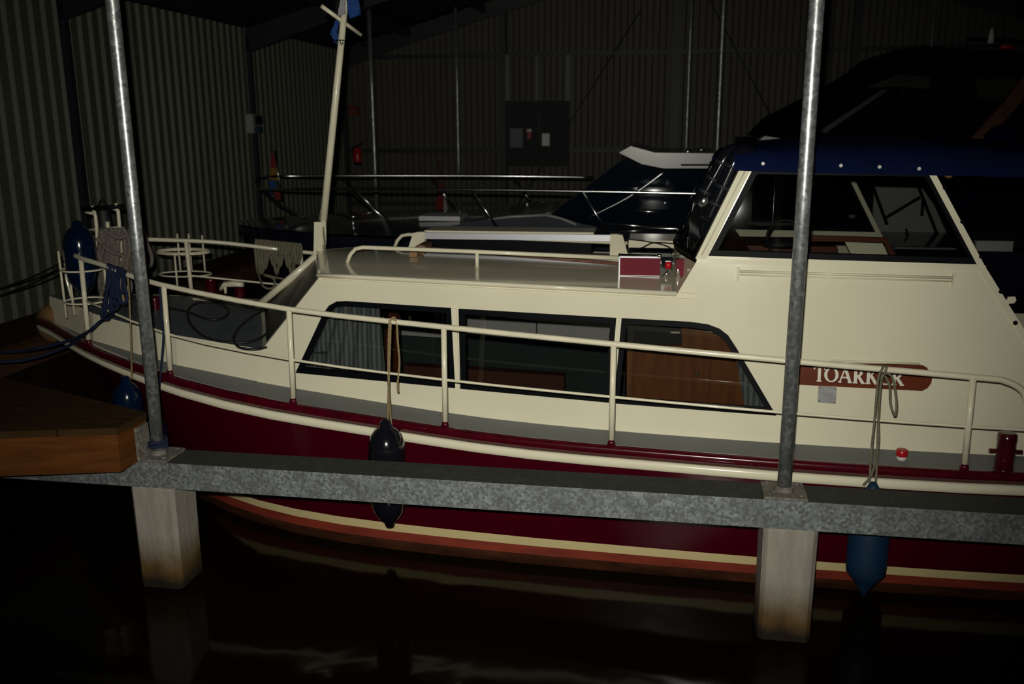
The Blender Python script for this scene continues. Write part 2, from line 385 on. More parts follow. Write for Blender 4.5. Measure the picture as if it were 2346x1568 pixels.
# columns against the back wall and cross braces
for px, w_ in ((1153, .055), (1543, .07), (1945, .06)):
    u = onv(px, 300, VB-.12).x; mb = MB(); mb.box((u-w_, VB-.19, -.3), (u+w_, VB-.091, roofz(u)-.2))
    struct(mb.build('trim_%d' % k, M['frame_steel'], space=MB_)); k += 1
for (a, b) in (((1470, 20), (1180, 480)), ((1610, -30), (1790, 310)),):
    mb = MB(); mb.tube([onv(*a, VB-.1), onv(*b, VB-.1)], .009, 6)
    struct(mb.build('trim_%d' % k, M['frame_steel'], space=MB_)); k += 1

# ------------------------------------------------------------------ JETTY, BEAM, PILES, POLES
BY = math.radians(9.85)
MW = Matrix.Translation((1.238, 3.878, 0)) @ Matrix.Rotation(-BY, 4, 'Z')     # beam frame, origin at right pole's foot
MWI = MW.inverted()
f0 = MWI @ onz(400, 1075, .70); f1 = MWI @ onz(2346, 1170, .70); b0 = MWI @ onz(1100, 1080, .70)
YF = (f0.y+f1.y)/2; YBk = YF+.205; ZT = .70; ZBm = .565
mb = MB()
x0, x1 = -4.9, 4.2
mb.add([(x0, YF, ZBm), (x1, YF, ZBm), (x1, YF, ZT-.006), (x0, YF, ZT-.006), (x0, YF+.006, ZT), (x1, YF+.006, ZT), (x1, YBk, ZT), (x0, YBk, ZT), (x0, YBk, ZBm), (x1, YBk, ZBm)],
       [(0, 1, 2, 3), (3, 2, 5, 4)], 0)
b_ = len(mb.v)-10
for f, mi in (((4, 5, 6, 7), 1), ((7, 6, 9, 8), 0), ((8, 9, 1, 0), 0), ((0, 3, 4, 7, 8), 0), ((1, 9, 6, 5, 2), 0)):
    mb.f.append([b_+i for i in f]); mb.mi.append(mi); mb.sm.append(False)
beam = solo(mb, 'walkway_beam', [M['galv'], M['galv_top']], 'long galvanised steel walkway beam crossing in front of the cruiser', 'beam', MW @ Vector((0, YF, ZBm)), MW)
# piles
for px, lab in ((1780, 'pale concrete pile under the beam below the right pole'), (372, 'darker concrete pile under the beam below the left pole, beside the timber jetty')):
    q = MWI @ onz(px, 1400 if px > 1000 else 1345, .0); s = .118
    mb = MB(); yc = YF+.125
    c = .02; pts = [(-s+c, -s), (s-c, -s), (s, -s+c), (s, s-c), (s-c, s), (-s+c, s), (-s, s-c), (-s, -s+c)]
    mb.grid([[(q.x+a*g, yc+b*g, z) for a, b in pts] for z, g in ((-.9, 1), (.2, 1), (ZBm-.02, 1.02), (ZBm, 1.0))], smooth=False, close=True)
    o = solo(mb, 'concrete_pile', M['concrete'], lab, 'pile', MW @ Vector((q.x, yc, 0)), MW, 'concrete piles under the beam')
# poles on the beam
def pole(loc, rot, h, r, lab, plate=True, group='galvanised poles on the near beam', psz=.095):
    t = thing('steel_pole', lab, 'pole', loc, rot, group)
    mb = MB(); mb.tube([(0, 0, .012), (0, 0, h*.33), (0, 0, h*.66), (0, 0, h)], r, 20); mb.build('pole_tube', M['galv_pole'], t)
    if plate:
        mb = MB(); mb.box((-psz, -psz, 0), (psz, psz, .012)); mb.build('base_plate', M['galv_dull'], t)
        mb = MB(); mb.lathe([(r+.016, .0121), (r+.008, .022), (r+.001, .034)], n=20); mb.build('weld_collar', M['galv_dull'], t)
        for a in (-1, 1):
            for b in (-1, 1):
                mb = MB(); mb.lathe([(.011, 0.0121), (.011, .020)], (a*psz*.72, b*psz*.72, 0), n=6); mb.build('bolt', M['galv_dull'], t)
    return t
pr = onz(1795, 1128, .70); pl = onz(362, 1045, .70)
def roof_at(P):
    q = MBI @ Vector(P); return roofz(q.x)
for P, lab in ((pr, 'galvanised steel pole crossing in front of the wheelhouse, nearest to the camera'), (pl, 'galvanised steel pole beside the timber jetty, crossing the bow')):
    yy = MWI @ P; P = MW @ Vector((yy.x, YF+.105, .70))
    pole(P, -BY, roof_at(P)-.72, .031, lab)
# blue rope at the foot of the left pole
yy = MWI @ pl; P = MW @ Vector((yy.x, YF+.105, .70))
mb = MB(); pts = []
for i in range(40):
    a = i/40*math.pi*2*2.6; pts.append(P+Vector((.044*math.cos(a), .044*math.sin(a), .045+.05*i/40)))
mb.tube(pts, .009, 6)
solo(mb, 'rope_wrap', M['blue_rope'], 'blue rope wound round the foot of the left pole', 'rope', P+Vector((0, 0, .035)))
# second beam beyond the two boats with thinner looking poles
je = (MBI @ onz(0, 800, .88)).x
mb = MB(); q0 = MBI @ onz(868, 556, .70); VB2 = q0.y
mb.box((je+.06, VB2-.1, .56), (UR-.3, VB2+.1, .70))
solo(mb, 'walkway_beam', M['galv'], 'steel walkway beam hidden behind the moored yachts, carrying the thin far poles', 'beam', Bw(0, VB2, .56), MB_)
for px, py, lab in ((860, 400, 'thin far galvanised pole just right of the white mast'), (1647, 250, 'thin far galvanised pole rising behind the white hardtop')):
    q = onv(px, py, VB2); P = Bw(q.x, VB2, .70); pole(P, -YAW, roof_at(P)-.72, .031, lab, False, 'far galvanised poles')
VB3 = VB-.55
for px, py, lab in ((1048, 240, 'dim distant pole left of the dark electrical board'), (1577, 200, 'dim distant pole left of the thicker far pole'), (2140, 40, 'faint distant pole above the dark boat canopy')):
    q = onv(px, py, VB3); P = Bw(q.x, VB3, .70); pole(P, -YAW, roof_at(P)-.72, .028, lab, False, 'distant poles near the back wall')
mb = MB(); mb.box((je+.06, VB3-.1, .56), (UR-.3, VB3+.1, .70))
solo(mb, 'walkway_beam', M['galv'], 'farthest steel walkway beam in the dark along the back wall', 'beam', Bw(0, VB3, .56), MB_)

# jetty along the left wall
ZJ = .88
je = (MBI @ onz(0, 800, ZJ)).x; jv0 = max((MBI @ onz(0, 864, ZJ)).y, (MBI @ onz(-330, 868, ZJ)).y)+.36
t = thing('timber_jetty', 'dark timber jetty running along the corrugated left wall behind the bow', 'jetty', Bw(UL+.25, 2, 0), -YAW)
mb = MB(); mb.box((UL+.26, jv0-.35, ZJ-.04), (je, VB-.3, ZJ)); mb.build('deck_boards', M['deck_plank'], t, MB_)
mb = MB(); mb.box((je-.05, jv0-.0, ZJ-.20), (je-.005, VB-.35, ZJ-.041)); mb.build('side_beam', M['dark_fascia'], t, MB_)
mb = MB(); mb.box((je-.10, jv0-2.5, -.4), (je-.055, VB-.35, ZJ-.045)); mb.build('reflection_screen', M['screen_dark'], t, MB_)  # added dark screen, keeps the lit wall out of the water's reflection
for v in (jv0+.2, jv0+2.6, jv0+5):
    mb = MB(); mb.box((je-.35, v-.09, -.9), (je-.17, v+.09, ZJ-.041)); mb.build('support_post', M['dark_fascia'], t, MB_)
# corner wedge on the steel beam
ZW = .93
W = [onz(-330, 1000, ZW), onz(268, 981, ZW), onz(335, 945, ZW), onz(0, 864, ZW), onz(-330, 868, ZW)]
t = thing('jetty_corner', 'timber jetty corner piece with orange-brown edge resting on the left end of the steel beam', 'jetty', tuple((W[1].x, W[1].y, .70)), 0)
def ring(z, W=W, inset=0):
    c = sum(W, Vector())/len(W); return [Vector((p.x+(c.x-p.x)*inset, p.y+(c.y-p.y)*inset, z)) for p in W]
mb = MB(); mb.prism(ring(ZW-.035), (0, 0, .035)); mb.build('deck_boards', M['deck_plank'], t, IDM)
mb = MB(); mb.prism(ring(.702, W, .006), (0, 0, ZW-.0355-.702)); mb.build('timber_frame', M['fascia'], t, IDM)
mb = MB(); a, b = W[1], W[2]; n = Vector((b.y-a.y, a.x-b.x, 0)).normalized()
e0 = a.lerp(b, .55); e1 = a.lerp(b, .95)
mb.hexa([Vector((p.x+n.x*o, p.y+n.y*o, z)) for z in (.71, .88) for p, o in ((e0, -.004), (e0, .012), (e1, .012), (e1, -.004))]); mb.build('end_block', M['galv_dull'], t, IDM)

# ------------------------------------------------------------------ THE CRUISER
VC = -.10
def mir(p): return Vector((p[0], 2*VC-p[1], p[2]-.042*2*(VC-p[1])))
GU = [-4.72, -4.68, -4.6, -4.415, -3.85, -3.05, -2.45, -1.38, -.94, -.48, .34, 1.19, 3.0, 4.5]
GV = [-.10, -.17, -.235, -.37, -.836, -1.22, -1.345, -1.43, -1.49, -1.52, -1.60, -1.635, -1.60, -1.45]
GZ = [1.01, 1.01, 1.008, 1.0, .98, .90, .835, .746, .727, .72, .72, .72, .74, .80]
WU = [-3.85, -3.8, -3.7, -3.55, -3.17, -2.73, -2.26, -1.68, -.95, .19, 1.65, 4.4]
WV = [-.10, -.20, -.34, -.52, -.845, -1.12, -1.30, -1.395, -1.45, -1.49, -1.49, -1.3]
def gz(u): return interp(u, GU, GZ)
def gv(u): return interp(u, GU, GV)
def wv(u): return interp(u, WU, WV)
def usamp():
    us = [-4.72, -4.70, -4.66, -4.6, -4.5, -4.4, -4.25, -4.1, -3.9, -3.7, -3.5, -3.25, -3.0]
    x = -2.7
    while x < 4.5: us.append(x); x += .3
    return us+[4.5]
def smooth_curve(fn, us, win=.28):
    return [sum(fn(min(4.5, max(-4.72, u+win*k/4))) for k in range(-4, 5))/9 if u > -4.2 else fn(u) for u in us]
US = usamp(); SGV = smooth_curve(gv, US); SGZ = smooth_curve(gz, US)
def g_v(u): return interp(u, US, SGV)
def g_z(u): return interp(u, US, SGZ)
UW = [u+.87*math.exp(-(u+4.72)/1.05) for u in US]; SWV = smooth_curve(lambda u: wv(u+.0), US)
SWV = [interp(u, WU, WV) for u in UW]; SWV = [SWV[0]]+[(SWV[i-1]+SWV[i]*2+SWV[i+1])/4 for i in range(1, len(SWV)-1)]+[SWV[-1]]
def hull_pt(i, z):
    """point of the near side at station i and height z"""
    zt = SGZ[i]; t = max(0, z)/zt
    tt = t+.10*math.sin(math.pi*t)*(1 if US[i] > -3 else -.4)
    u = UW[i]+(US[i]-UW[i])*t**1.15; v = SWV[i]+(SGV[i]-SWV[i])*tt
    if z < 0: v = VC+(v-VC)*(1+z*.9); u = UW[i]-z*.8*(1 if US[i] < -2.5 else 0)
    return Vector((u, v, z))
boat = thing('motor_cruiser', 'cream steel motor cruiser with maroon hull and white deck rails moored behind the beam', 'boat', O, -YAW)
ns = len(US)
def zrows(i):
    zt = SGZ[i]; k = .018*max(0, min(1, (-2-US[i])/1.5))
    return [zt-.02, zt-.105, zt-.2, zt-.32, zt*.5+.02, .30, .163+k, .113+k, .06, 0, -.12, -.35]
near = [[hull_pt(i, zrows(i)[r]) for i in range(ns)] for r in range(12)]
mis = [0, 0, 0, 0, 0, 0, 1, 2, 3, 3, 3]
mb = MB(); mb.grid(near, mis=mis); mb.grid([[mir(p) for p in r] for r in near], mis=mis)
mb.add([near[r][-1] for r in range(12)]+[mir(near[r][-1]) for r in range(12)], [(r, r+1, r+13, r+12) for r in range(11)])
mb.build('hull', [M['maroon'], M['yellow'], M['boot'], M['slime']], boat)
def sweep(prof, side, mb, u0=-4.72, u1=4.5, fv=g_v, fz=g_z, us=None):
    """profile of (outboard, dz) points carried along the gunwale line"""
    us = [u for u in (us or US) if u0 <= u <= u1]; rows = []
    for j, u in enumerate(us):
        du = .02; a = Vector((1, (fv(min(4.5, u+du))-fv(max(-4.72, u-du)))/(min(4.5, u+du)-max(-4.72, u-du)), 0)).normalized(); nrm = Vector((a.y, -a.x, 0))
        if u < -4.69: nrm = Vector((-1, -.15, 0)).normalized()
        c = Vector((u, fv(u), fz(u))); k = 1-.45*max(0, min(1, (-2.6-u)/1.6)) if prof is rub else 1; rows.append([c+nrm*o*(k if o > 0 else 1)+Vector((0, 0, -.047+(dz+.047)*k if prof is rub else dz)) for o, dz in prof])
    if side < 0: rows = [[mir(p) for p in r] for r in rows]
    mb.grid(rows, close=True)
    for r in (rows[0], rows[-1]): mb.add(r, [tuple(range(len(r)))])
    return mb
cap = [(-.05, -.02), (-.05, .004), (-.02, .012), (.006, .010), (.014, -.004), (.010, -.045), (-.02, -.045)]
rub = [(-.02, -.047), (.014, -.048), (.022, -.054), (.024, -.074), (.022, -.092), (.012, -.099), (-.02, -.099)]
for sd in (1, -1):
    sweep(cap, sd, MB()).build('gunwale_cap', M['maroon_cap'], boat)
    sweep(rub, sd, MB()).build('rubbing_strake', M['cream'], boat)
# deck trunk side (below cabin and foredeck)
BU = [-4.6, -4.45, -4.3, -3.97, -3.55, -3.22, -2.614]; BV = [-.16, -.26, -.36, -.60, -.78, -.89, -.9837]
def base_v(u):
    if u < -2.614: return interp(u, BU, BV)
    if u <= 0: return -.985-.0925*(u+2.6)
    return interp(u, [0, .2, .4, .6, .8, 1.3, 3.5], [-1.2255, -1.2425, -1.256, -1.267, -1.276, -1.294, -1.35])
def vs(u, z): return base_v(u)+.10*(z-.7)
def fz(u): return interp(u, [-4.6, -4.13, -3.28, -2.61, 1], [1.16, 1.15, 1.086, 1.033, 1.0])
def dz(u): return g_z(u)-.025
# side decks
for sd in (1, -1):
    mb = MB(); rows = []
    for u in US:
        p = Vector((u, g_v(u)+.01, dz(u))); bv = max(base_v(u), g_v(u)+.02) if u > -4.55 else g_v(u)+.03
        bv = min(bv+.05, VC) if u > -4.6 else min(bv, VC)
        q = Vector((u, bv, dz(u)+.004)); rows.append([p, p.lerp(q, .5), q] if sd > 0 else [mir(p), mir(p.lerp(q, .5)), mir(q)])
    mb.grid(rows); mb.build('side_deck', M['deck'], boat)
# foredeck trunk
tu = [-4.6, -4.53, -4.45, -4.3, -4.15, -3.97, -3.76, -3.55, -3.38, -3.22, -3.0, -2.8, -2.614]
for sd in (1, -1):
    rows = []
    for u in tu:
        a = Vector((u, vs(u, .9), dz(u)-.01)); b = Vector((u, vs(u, fz(u)), fz(u)-.012)); c = b+Vector((0, .010, .012))
        r = [a, a.lerp(b, .5), b, c]; rows.append(r if sd > 0 else [mir(p) for p in r])
    mb = MB(); mb.grid(rows, smooth=False)
    if sd > 0:
        r0 = rows[0]; r1 = [mir(p) for p in r0]; mb.grid([r0, r1], smooth=False)
    mb.build('trunk_side', M['cream'], boat)
mb = MB(); rows = []
for u in tu+[-2.4, -2.2]:
    a = Vector((u, min(vs(u, fz(u))+.012, VC-.0), fz(u)-.002)); b = mir(a); rows.append([a+(b-a)*k/8+Vector((0, 0, .05*math.sin(math.pi*k/8)*min(1, (u+4.8)))) for k in range(9)])
mb.grid(rows); mb.build('foredeck', M['foredeck'], boat)
# cabin + wheelhouse side plates
WIN1 = [(-2.387, .912), (-2.20, 1.275), (-2.165, 1.318), (-2.12, 1.342), (-2.06, 1.347), (-1.425, 1.334), (-1.400, .884)]
WIN2 = [(-1.372, 1.332), (-.488, 1.320), (-.516, .860), (-1.360, .882)]
WIN3 = [(-.452, 1.320), (-.09, 1.317), (.0, 1.308), (.06, 1.288), (.105, 1.255), (.150, 1.19), (.363, .850), (-.485, .858)]
WINW = [(.200, 2.120), (-.004, 1.676), (1.300, 1.664), (1.046, 2.110)]
OUT = [(-2.66, .79), (-2.614, 1.033), (-2.22, 1.492), (-.167, 1.462), (-.061, 1.657), (.146, 2.15), (.19, 2.16), (1.05, 2.125), (1.318, 1.657), (1.533, 1.333), (1.70, 1.08), (3.4, 1.06), (3.4, .70), (.35, .69), (-.5, .69), (-1.4, .71), (-2.0, .75)]
def plate(outline, holes, vf, thick, mb, sd=1, mi=0):
    polys = [[Vector((a, b, 0)) for a, b in outline]]+[[Vector((a, b, 0)) for a, b in h] for h in holes]
    flat = [p for q in polys for p in q]; tri = geometry.tessellate_polygon(polys)
    bm = bmesh.new(); vv = [bm.verts.new(p) for p in flat]
    for t in tri:
        try: bm.faces.new([vv[i] for i in t])
        except ValueError: pass
    lo = min(p.x for p in flat); hi = max(p.x for p in flat)
    for x in (0, .2, .4, .6, .8, 1.3):
        if lo < x < hi: bmesh.ops.bisect_plane(bm, geom=bm.verts[:]+bm.edges[:]+bm.faces[:], plane_co=(x, 0, 0), plane_no=(1, 0, 0))
    bm.verts.ensure_lookup_table(); bm.verts.index_update()
    def P(a, b, o):
        p = Vector((a, vf(a, b)+o, b)); return p if sd > 0 else mir(p)
    n = len(bm.verts); V = [P(v.co.x, v.co.y, 0) for v in bm.verts]+[P(v.co.x, v.co.y, thick) for v in bm.verts]
    fs = [tuple(v.index for v in f.verts) for f in bm.faces]; fs += [tuple(i+n for i in reversed(f)) for f in fs]
    for e in bm.edges:
        if len(e.link_faces) == 1: i, j = e.verts[0].index, e.verts[1].index; fs.append((i, j, j+n, i+n))
    bm.free(); mb.add(V, fs, mi); return mb
def refine_edges(o, step=.12):
    out = []
    for i in range(len(o)):
        a = Vector(o[i]); b = Vector(o[(i+1) % len(o)]); m = max(1, int((b-a).length/.5))
        out += [tuple(a.lerp(b, j/m)) for j in range(m)]
    return out
for sd in (1, -1):
    plate(refine_edges(OUT), [WIN1, WIN2, WIN3, WINW], vs, .03, MB(), sd).build('cabin_side', M['cream'], boat)
def inset(poly, d):
    n = len(poly); P = [Vector(p) for p in poly]; area = sum(P[i].x*P[(i+1) % n].y-P[(i+1) % n].x*P[i].y for i in range(n)); sg = 1 if area > 0 else -1; out = []
    for i in range(n):
        a, b, c = P[i-1], P[i], P[(i+1) % n]; e1 = (b-a).normalized(); e2 = (c-b).normalized()
        n1 = Vector((-e1.y, e1.x))*sg; n2 = Vector((-e2.y, e2.x))*sg; m = (n1+n2); m = m/max(.35, m.length_squared/2) if m.length > 1e-6 else n1
        out.append(tuple(b+m*d))
    return out
def window(poly, wd, glassm, sd, name='window', wt=None):
    mb = MB(); plate(inset(poly, -.004), [inset(poly, wd)], lambda a, b: vs(a, b)-.006, .045, mb, sd); fr = mb.build(name, M['rubber'], boat)
    mb = MB(); plate(inset(poly, wd-.004), [], lambda a, b: vs(a, b)+.012, .004, mb, sd); mb.build('pane', glassm, fr); return fr
for sd in (1, -1):
    window(WIN1, .026, M['win_glass'], sd); window(WIN2, .026, M['win_glass'], sd); window(WIN3, .026, M['win_glass'], sd)
    window(WINW, .026, M['wh_glass'], sd, 'wheelhouse_window')
# window divider strips and a horizontal slider bar in the windows
for px0, px1 in (((1052, 706), (1050, 892)), ((1419, 727), (1406, 925))):
    pass
def S(px, py, off=0):
    d = rb(px, py); lo, hi = 2., 9.
    for _ in range(50):
        m = (lo+hi)/2; P = c0+d*m
        if P.y-(vs(P.x, P.z)+off) > 0: hi = m
        else: lo = m
    return c0+d*lo
for (a, b), in (((((-1.4, 1.338), (-1.379, .878)), )), ((((-.468, 1.325), (-.499, .852)), ))):
    mb = MB(); w_ = .013
    mb.hexa([Vector((p[0]+s*w_, vs(p[0], p[1])+o, p[1])) for p in (b, a) for s, o in ((-1, -.014), (1, -.014), (1, .02), (-1, .02))]); mb.build('window_divider', M['cream'], boat)
# roof with camber and V front
def roofrow(u, zc=.0):
    z = interp(u, [-2.6, -2.22, -.167], [1.496, 1.492, 1.462]); a = Vector((u, vs(u, z)-.012, z)); b = mir(a)
    return [a+(b-a)*k/12+Vector((-(.33*(1-abs(k-6)/6) if u < -2.1 else 0), 0, .055*math.sin(math.pi*k/12))) for k in range(13)]
mb = MB(); rows = [roofrow(u) for u in (-2.22, -1.9, -1.5, -1.1, -.7, -.3, -.167, -.07)]; rows[-1] = [p+Vector((0, 0, .0)) for p in rows[-1]]
top = [[p+Vector((0, 0, .012)) for p in r] for r in rows]
mb.grid(top); mb.grid([[p-Vector((0, 0, .03)) for p in r] for r in top]); mb.build('cabin_roof', M['roof'], boat)
mb = MB(); e = [(-2.235, 0), (-2.0, 0), (-1.0, 0), (-.167, 0)]
mb.tube([Vector((u, vs(u, 1.48)-.012, interp(u, [-2.22, -.167], [1.497, 1.468]))) for u, _ in e], .014, 8)
mb.tube([p+Vector((0, 0, .0)) for p in rows[0]], .014, 8)
mb.tube([mir(Vector((u, vs(u, 1.48)-.012, interp(u, [-2.22, -.167], [1.497, 1.468])))) for u, _ in e], .014, 8); mb.build('roof_edge', M['cream'], boat)
# V front of the cabin
fb = Vector((-2.614, vs(-2.614, 1.033), 1.03)); ft = Vector((-2.22, vs(-2.22, 1.49), 1.49)); cb = Vector((-3.0, VC, 1.075)); ct = Vector((-2.55, VC, 1.49))
for sd in (1, -1):
    m_ = (lambda p: p) if sd > 0 else mir
    a, b, c, d = m_(fb), cb, ct, m_(ft)
    def q(s, t): return a.lerp(b, s).lerp(d.lerp(c, s), t)
    mb = MB(); mb.add([q(0, 0), q(1, 0), q(1, 1), q(0, 1), q(.06, .08), q(.985, .08), q(.985, .95), q(.06, .95)], [(0, 1, 5, 4), (1, 2, 6, 5), (2, 3, 7, 6), (3, 0, 4, 7)]); mb.build('cabin_front', M['cream'], boat)
    mb = MB(); mb.add([q(.06, .08), q(.985, .08), q(.985, .95), q(.06, .95)], [(0, 1, 2, 3)]); mb.build('front_pane', M['dark_pane'], boat)
mb = MB(); mb.tube([cb+Vector((-.02, 0, .045)), ct+Vector((-.02, 0, -.01))], .026, 8); mb.tube([onv(735, 612, VC), onv(760, 602, VC), onv(775, 603, VC)], .016, 8); mb.build('centre_strut', M['cream_rail'], boat)
# mast
mt = MB(); p0 = onv(731, 616, VC); p1 = onv(733, 508, VC)
mt.hexa([p0+Vector(q) for q in ((-.03, -.03, 0), (.035, -.03, 0), (.035, .03, 0), (-.03, .03, 0))]+[p1+Vector(q) for q in ((-.03, -.03, 0), (.03, -.03, 0), (.03, .03, 0), (-.03, .03, 0))])
mt.build('mast_step', M['cream_rail'], boat)
m1 = onv(741, 505, VC); m2 = onv(791, 5, VC); mtop = m2+(m2-m1).normalized()*.22; m0 = onv(735, 560, VC)+Vector((.02, -.0, 0))
mb = MB(); mb.tube([m0, m1], .020, 12); mb.tube([m1, m1.lerp(mtop, .5), mtop], [.0245, .023, .020], 14); mast = mb.build('mast', M['cream_rail'], boat)
c1 = onv(737, 14, VC-.28); c2 = onv(827, 80, VC+.28); c2 = onv(827, 80, VC+.12); c1 = onv(737, 14, VC-.12)
mb = MB(); mb.tube([c1, c2], .013, 8); mb.build('crosstree', M['tan_rope'] if 0 else M['cream_rail'], mast)
mb = MB(); mm = onv(779, 93, VC); mb.tube([mm+Vector((.03*math.cos(a), .03*math.sin(a), 0)) for a in [i*math.pi/6 for i in range(12)]], .004, 6, closed=True); mb.tube([mm+Vector((.01, -.03, 0)), mm+Vector((.02, -.035, -.03)), mm+Vector((.03, -.03, -.01))], .003, 6, smooth_path=4); mb.build('cable_tie', M['black_cable'], mast)
# halyards beside the mast
mb = MB(); mb.tube([onv(728, 610, VC-.02), onv(722, 560, VC-.02), onv(735, 480, VC-.02)], .003, 5, smooth_path=5); mb.tube([onv(743, 605, VC-.02), onv(745, 570, VC-.02), onv(740, 520, VC-.02)], .006, 6, smooth_path=5)
mb.build('halyard', M['grey_rope'], mast)
def flagcloth(corners, n=8, amp=.02):
    a, b, c, d = corners; rows = []
    for i in range(n+1):
        t = i/n; l = a.lerp(d, t); r = b.lerp(c, t); rows.append([l.lerp(r, k/n)+Vector((0, amp*math.sin(k*1.9+i*.7), 0)) for k in range(n+1)])
    mb = MB(); mb.grid(rows); mb.grid([[p+Vector((.001, .004, 0)) for p in r] for r in rows]); return mb
f = flagcloth([onv(787, -20, VC-.06), onv(823, -25, VC+.0), onv(824, 34, VC), onv(802, 42, VC-.06)])
solo(f, 'pennant', M['flag_blue'], 'folded blue flag hanging right of the white masthead', 'flag', Bw(*onv(802, 42, VC)), MB_)
f = flagcloth([onv(768, 45, VC+.04), onv(778, 50, VC+.04), onv(771, 102, VC+.04), onv(758, 80, VC+.04)])
solo(f, 'pennant', M['flag_blue'], 'small blue flag behind the left side of the mast below the crosstree', 'flag', Bw(*onv(765, 100, VC)), MB_)
f = flagcloth([onv(779, -12, VC-.05), onv(793, -12, VC-.05), onv(789, 33, VC-.05), onv(775, 36, VC-.05)], amp=.01)
solo(f, 'pennant', M['flag_white'], 'pale grey rolled flag tied against the masthead', 'flag', Bw(*onv(782, 34, VC-.05)), MB_)

# rails ---------------------------------------------------------------
def rail_v(u, z): return g_v(u)+.06*(z-.7)+.015
RU = [-4.62, -4.45, -4.268, -3.919, -3.628, -3.145, -2.274, -1.374, -.475, .413, 1.21, 1.34, 1.42, 1.455]
RZ = [1.585, 1.58, 1.575, 1.548, 1.525, 1.456, 1.368, 1.310, 1.266, 1.225, 1.185, 1.172, 1.13, 1.06]
st = [(-3.87, 1.545), (-3.10, 1.45), (-2.268, 1.368), (-1.378, 1.31), (-.48, 1.266), (1.20, 1.187)]
def rv(u): return (g_v(u)+(.6 if 0 else 0))+.035
for sd in (1, -1):
    m_ = (lambda p: p) if sd > 0 else mir
    mb = MB(); pts = [m_(Vector((u, max(-9, rv(u)+(0.10 if u < -4.3 else 0)), z))) for u, z in zip(RU, RZ)]
    pts = pts[2:]; pts[0] = m_(Vector((-4.268, -.352, 1.573)))
    mb.tube(pts, .0155, 10, smooth_path=3); mb.build('top_rail', M['cream_rail'], boat)
    mb = MB(); ml = [(-3.885, 1.275), (-3.10, 1.163), (-2.27, 1.082), (-1.377, 1.022), (-.486, .990), (.4, .965), (1.2, .945), (1.8, .935)]
    mb.tube([m_(Vector((u, rv(u)-.008, z))) for u, z in ml], .0075, 8, smooth_path=3); mb.build('mid_rail', M['cream_rail'], boat)
    for u, z in st:
        mb = MB(); zb = g_z(u)+.035; mb.tube([m_(Vector((u, rv(u)-.02, zb))), m_(Vector((u, rv(u), z)))], .0155, 10); s_ = mb.build('stanchion', M['cream_rail'], boat)
        mb = MB(); mb.lathe([(.021, -.012), (.021, .02), (.017, .036)], m_(Vector((u, rv(u)-.02, zb-.028))), n=12); mb.build('stanchion_foot', M['maroon_cap'], s_)
# bow rail front bend and pulpit post
mb = MB(); a = Vector((-4.262, -.355, 1.573)); mb.tube([a, onv(152, 640, -.37), onv(166, 690, -.39), onv(172, 720, -.40)], .009, 8); mb.build('pulpit_post', M['cream_rail'], boat)
# aft rail continuing
mb = MB(); mb.tube([(1.9, rv(1.9), 1.14), (3.2, rv(3.2), 1.14), (4.2, rv(4.2), 1.16)], .0155, 10)
for u in (1.9, 3.0, 4.2): mb.tube([(u, rv(u), .74), (u, rv(u), 1.14)], .014, 8)
mb.build('aft_rail', M['cream_rail'], boat)
# fender baskets
def basket(sd, cx, cv, zs, rx, ry, posts, parent):
    mb = MB()
    for z in zs: mb.tube([Vector((cx+rx*math.cos(a), cv+ry*math.sin(a), z)) for a in [i*math.pi/14 for i in range(28)]], .0065, 6, closed=True)
    for a, z0, z1 in posts:
        a = math.radians(a); mb.tube([Vector((cx+rx*math.cos(a), cv+ry*math.sin(a), z0)), Vector((cx+rx*math.cos(a), cv+ry*math.sin(a), z1))], .008, 6)
    mb.build('fender_basket', M['cream_rail'], parent)
bc = onv(187, 600, -.62)
basket(1, bc.x, -.62, (1.45, 1.24), .135, .125, ((200, 1.13, 1.57), (160, 1.13, 1.56), (300, 1.2, 1.5), (20, 1.15, 1.47)), boat)
fc = onv(420, 575, .78); zb_ = onv(425, 628, .78).z
basket(-1, fc.x, .78, (fc.z, fc.z-.012, zb_), .215, .14, ((120, zb_, 1.5), (60, zb_, 1.49), (270, 1.02, fc.z), (95, zb_, 1.5)), boat)
# anchor bits on the bow: two horned posts with crossbar
ab = [onv(216, 560, -.12), onv(268, 560, -.02)]
mb = MB()
for (x0_, y0_), (x1_, y1_), (xh, yh) in (((222, 530), (212, 472), (196, 487)), ((274, 520), (266, 466), (260, 480))):
    v_ = -.1; mb.tube([onv(x0_+6, 640, v_), onv(x0_, y0_, v_), onv(x0_-3, y0_-33, v_), onv(x1_, y1_, v_)], .013, 8)
    mb.tube([onv(x0_-4, y0_-40, v_), onv(xh, yh, v_)], .010, 8)
mb.tube([onv(205, 527, -.1), onv(275, 522, -.1)], .010, 8); mb.tube([onv(246, 508, -.14), onv(249, 545, -.14)], .014, 8)
mb.build('anchor_bracket', M['cream_rail'], boat)
mb = MB(); mb.tube([onv(190, 480, -.1), onv(283, 473, -.1)], .017, 10); mb.build('anchor_roller', M['rubber'], boat)
mb = MB(); mb.lathe([(.03, 0), (.05, .08), (.05, .22), (.035, .34), (.015, .38)], onv(247, 580, -.03), n=16); mb.build('anchor_winch', M['dark_int'], boat)
# stem fender
bl = onv(163, 742, VC); mb = MB(); mb.lathe([(.005, -.14), (.07, -.12), (.11, -.05), (.115, .03), (.08, .11), (.02, .14)], Vector((-4.60, VC, bl.z)), axis=(0, 0, 1), n=24)
solo(mb, 'bow_fender', M['coir'], 'brown rounded bow fender wrapped on the stem of the cruiser', 'fender', Bw(-4.60, VC, bl.z-.14), MB_)
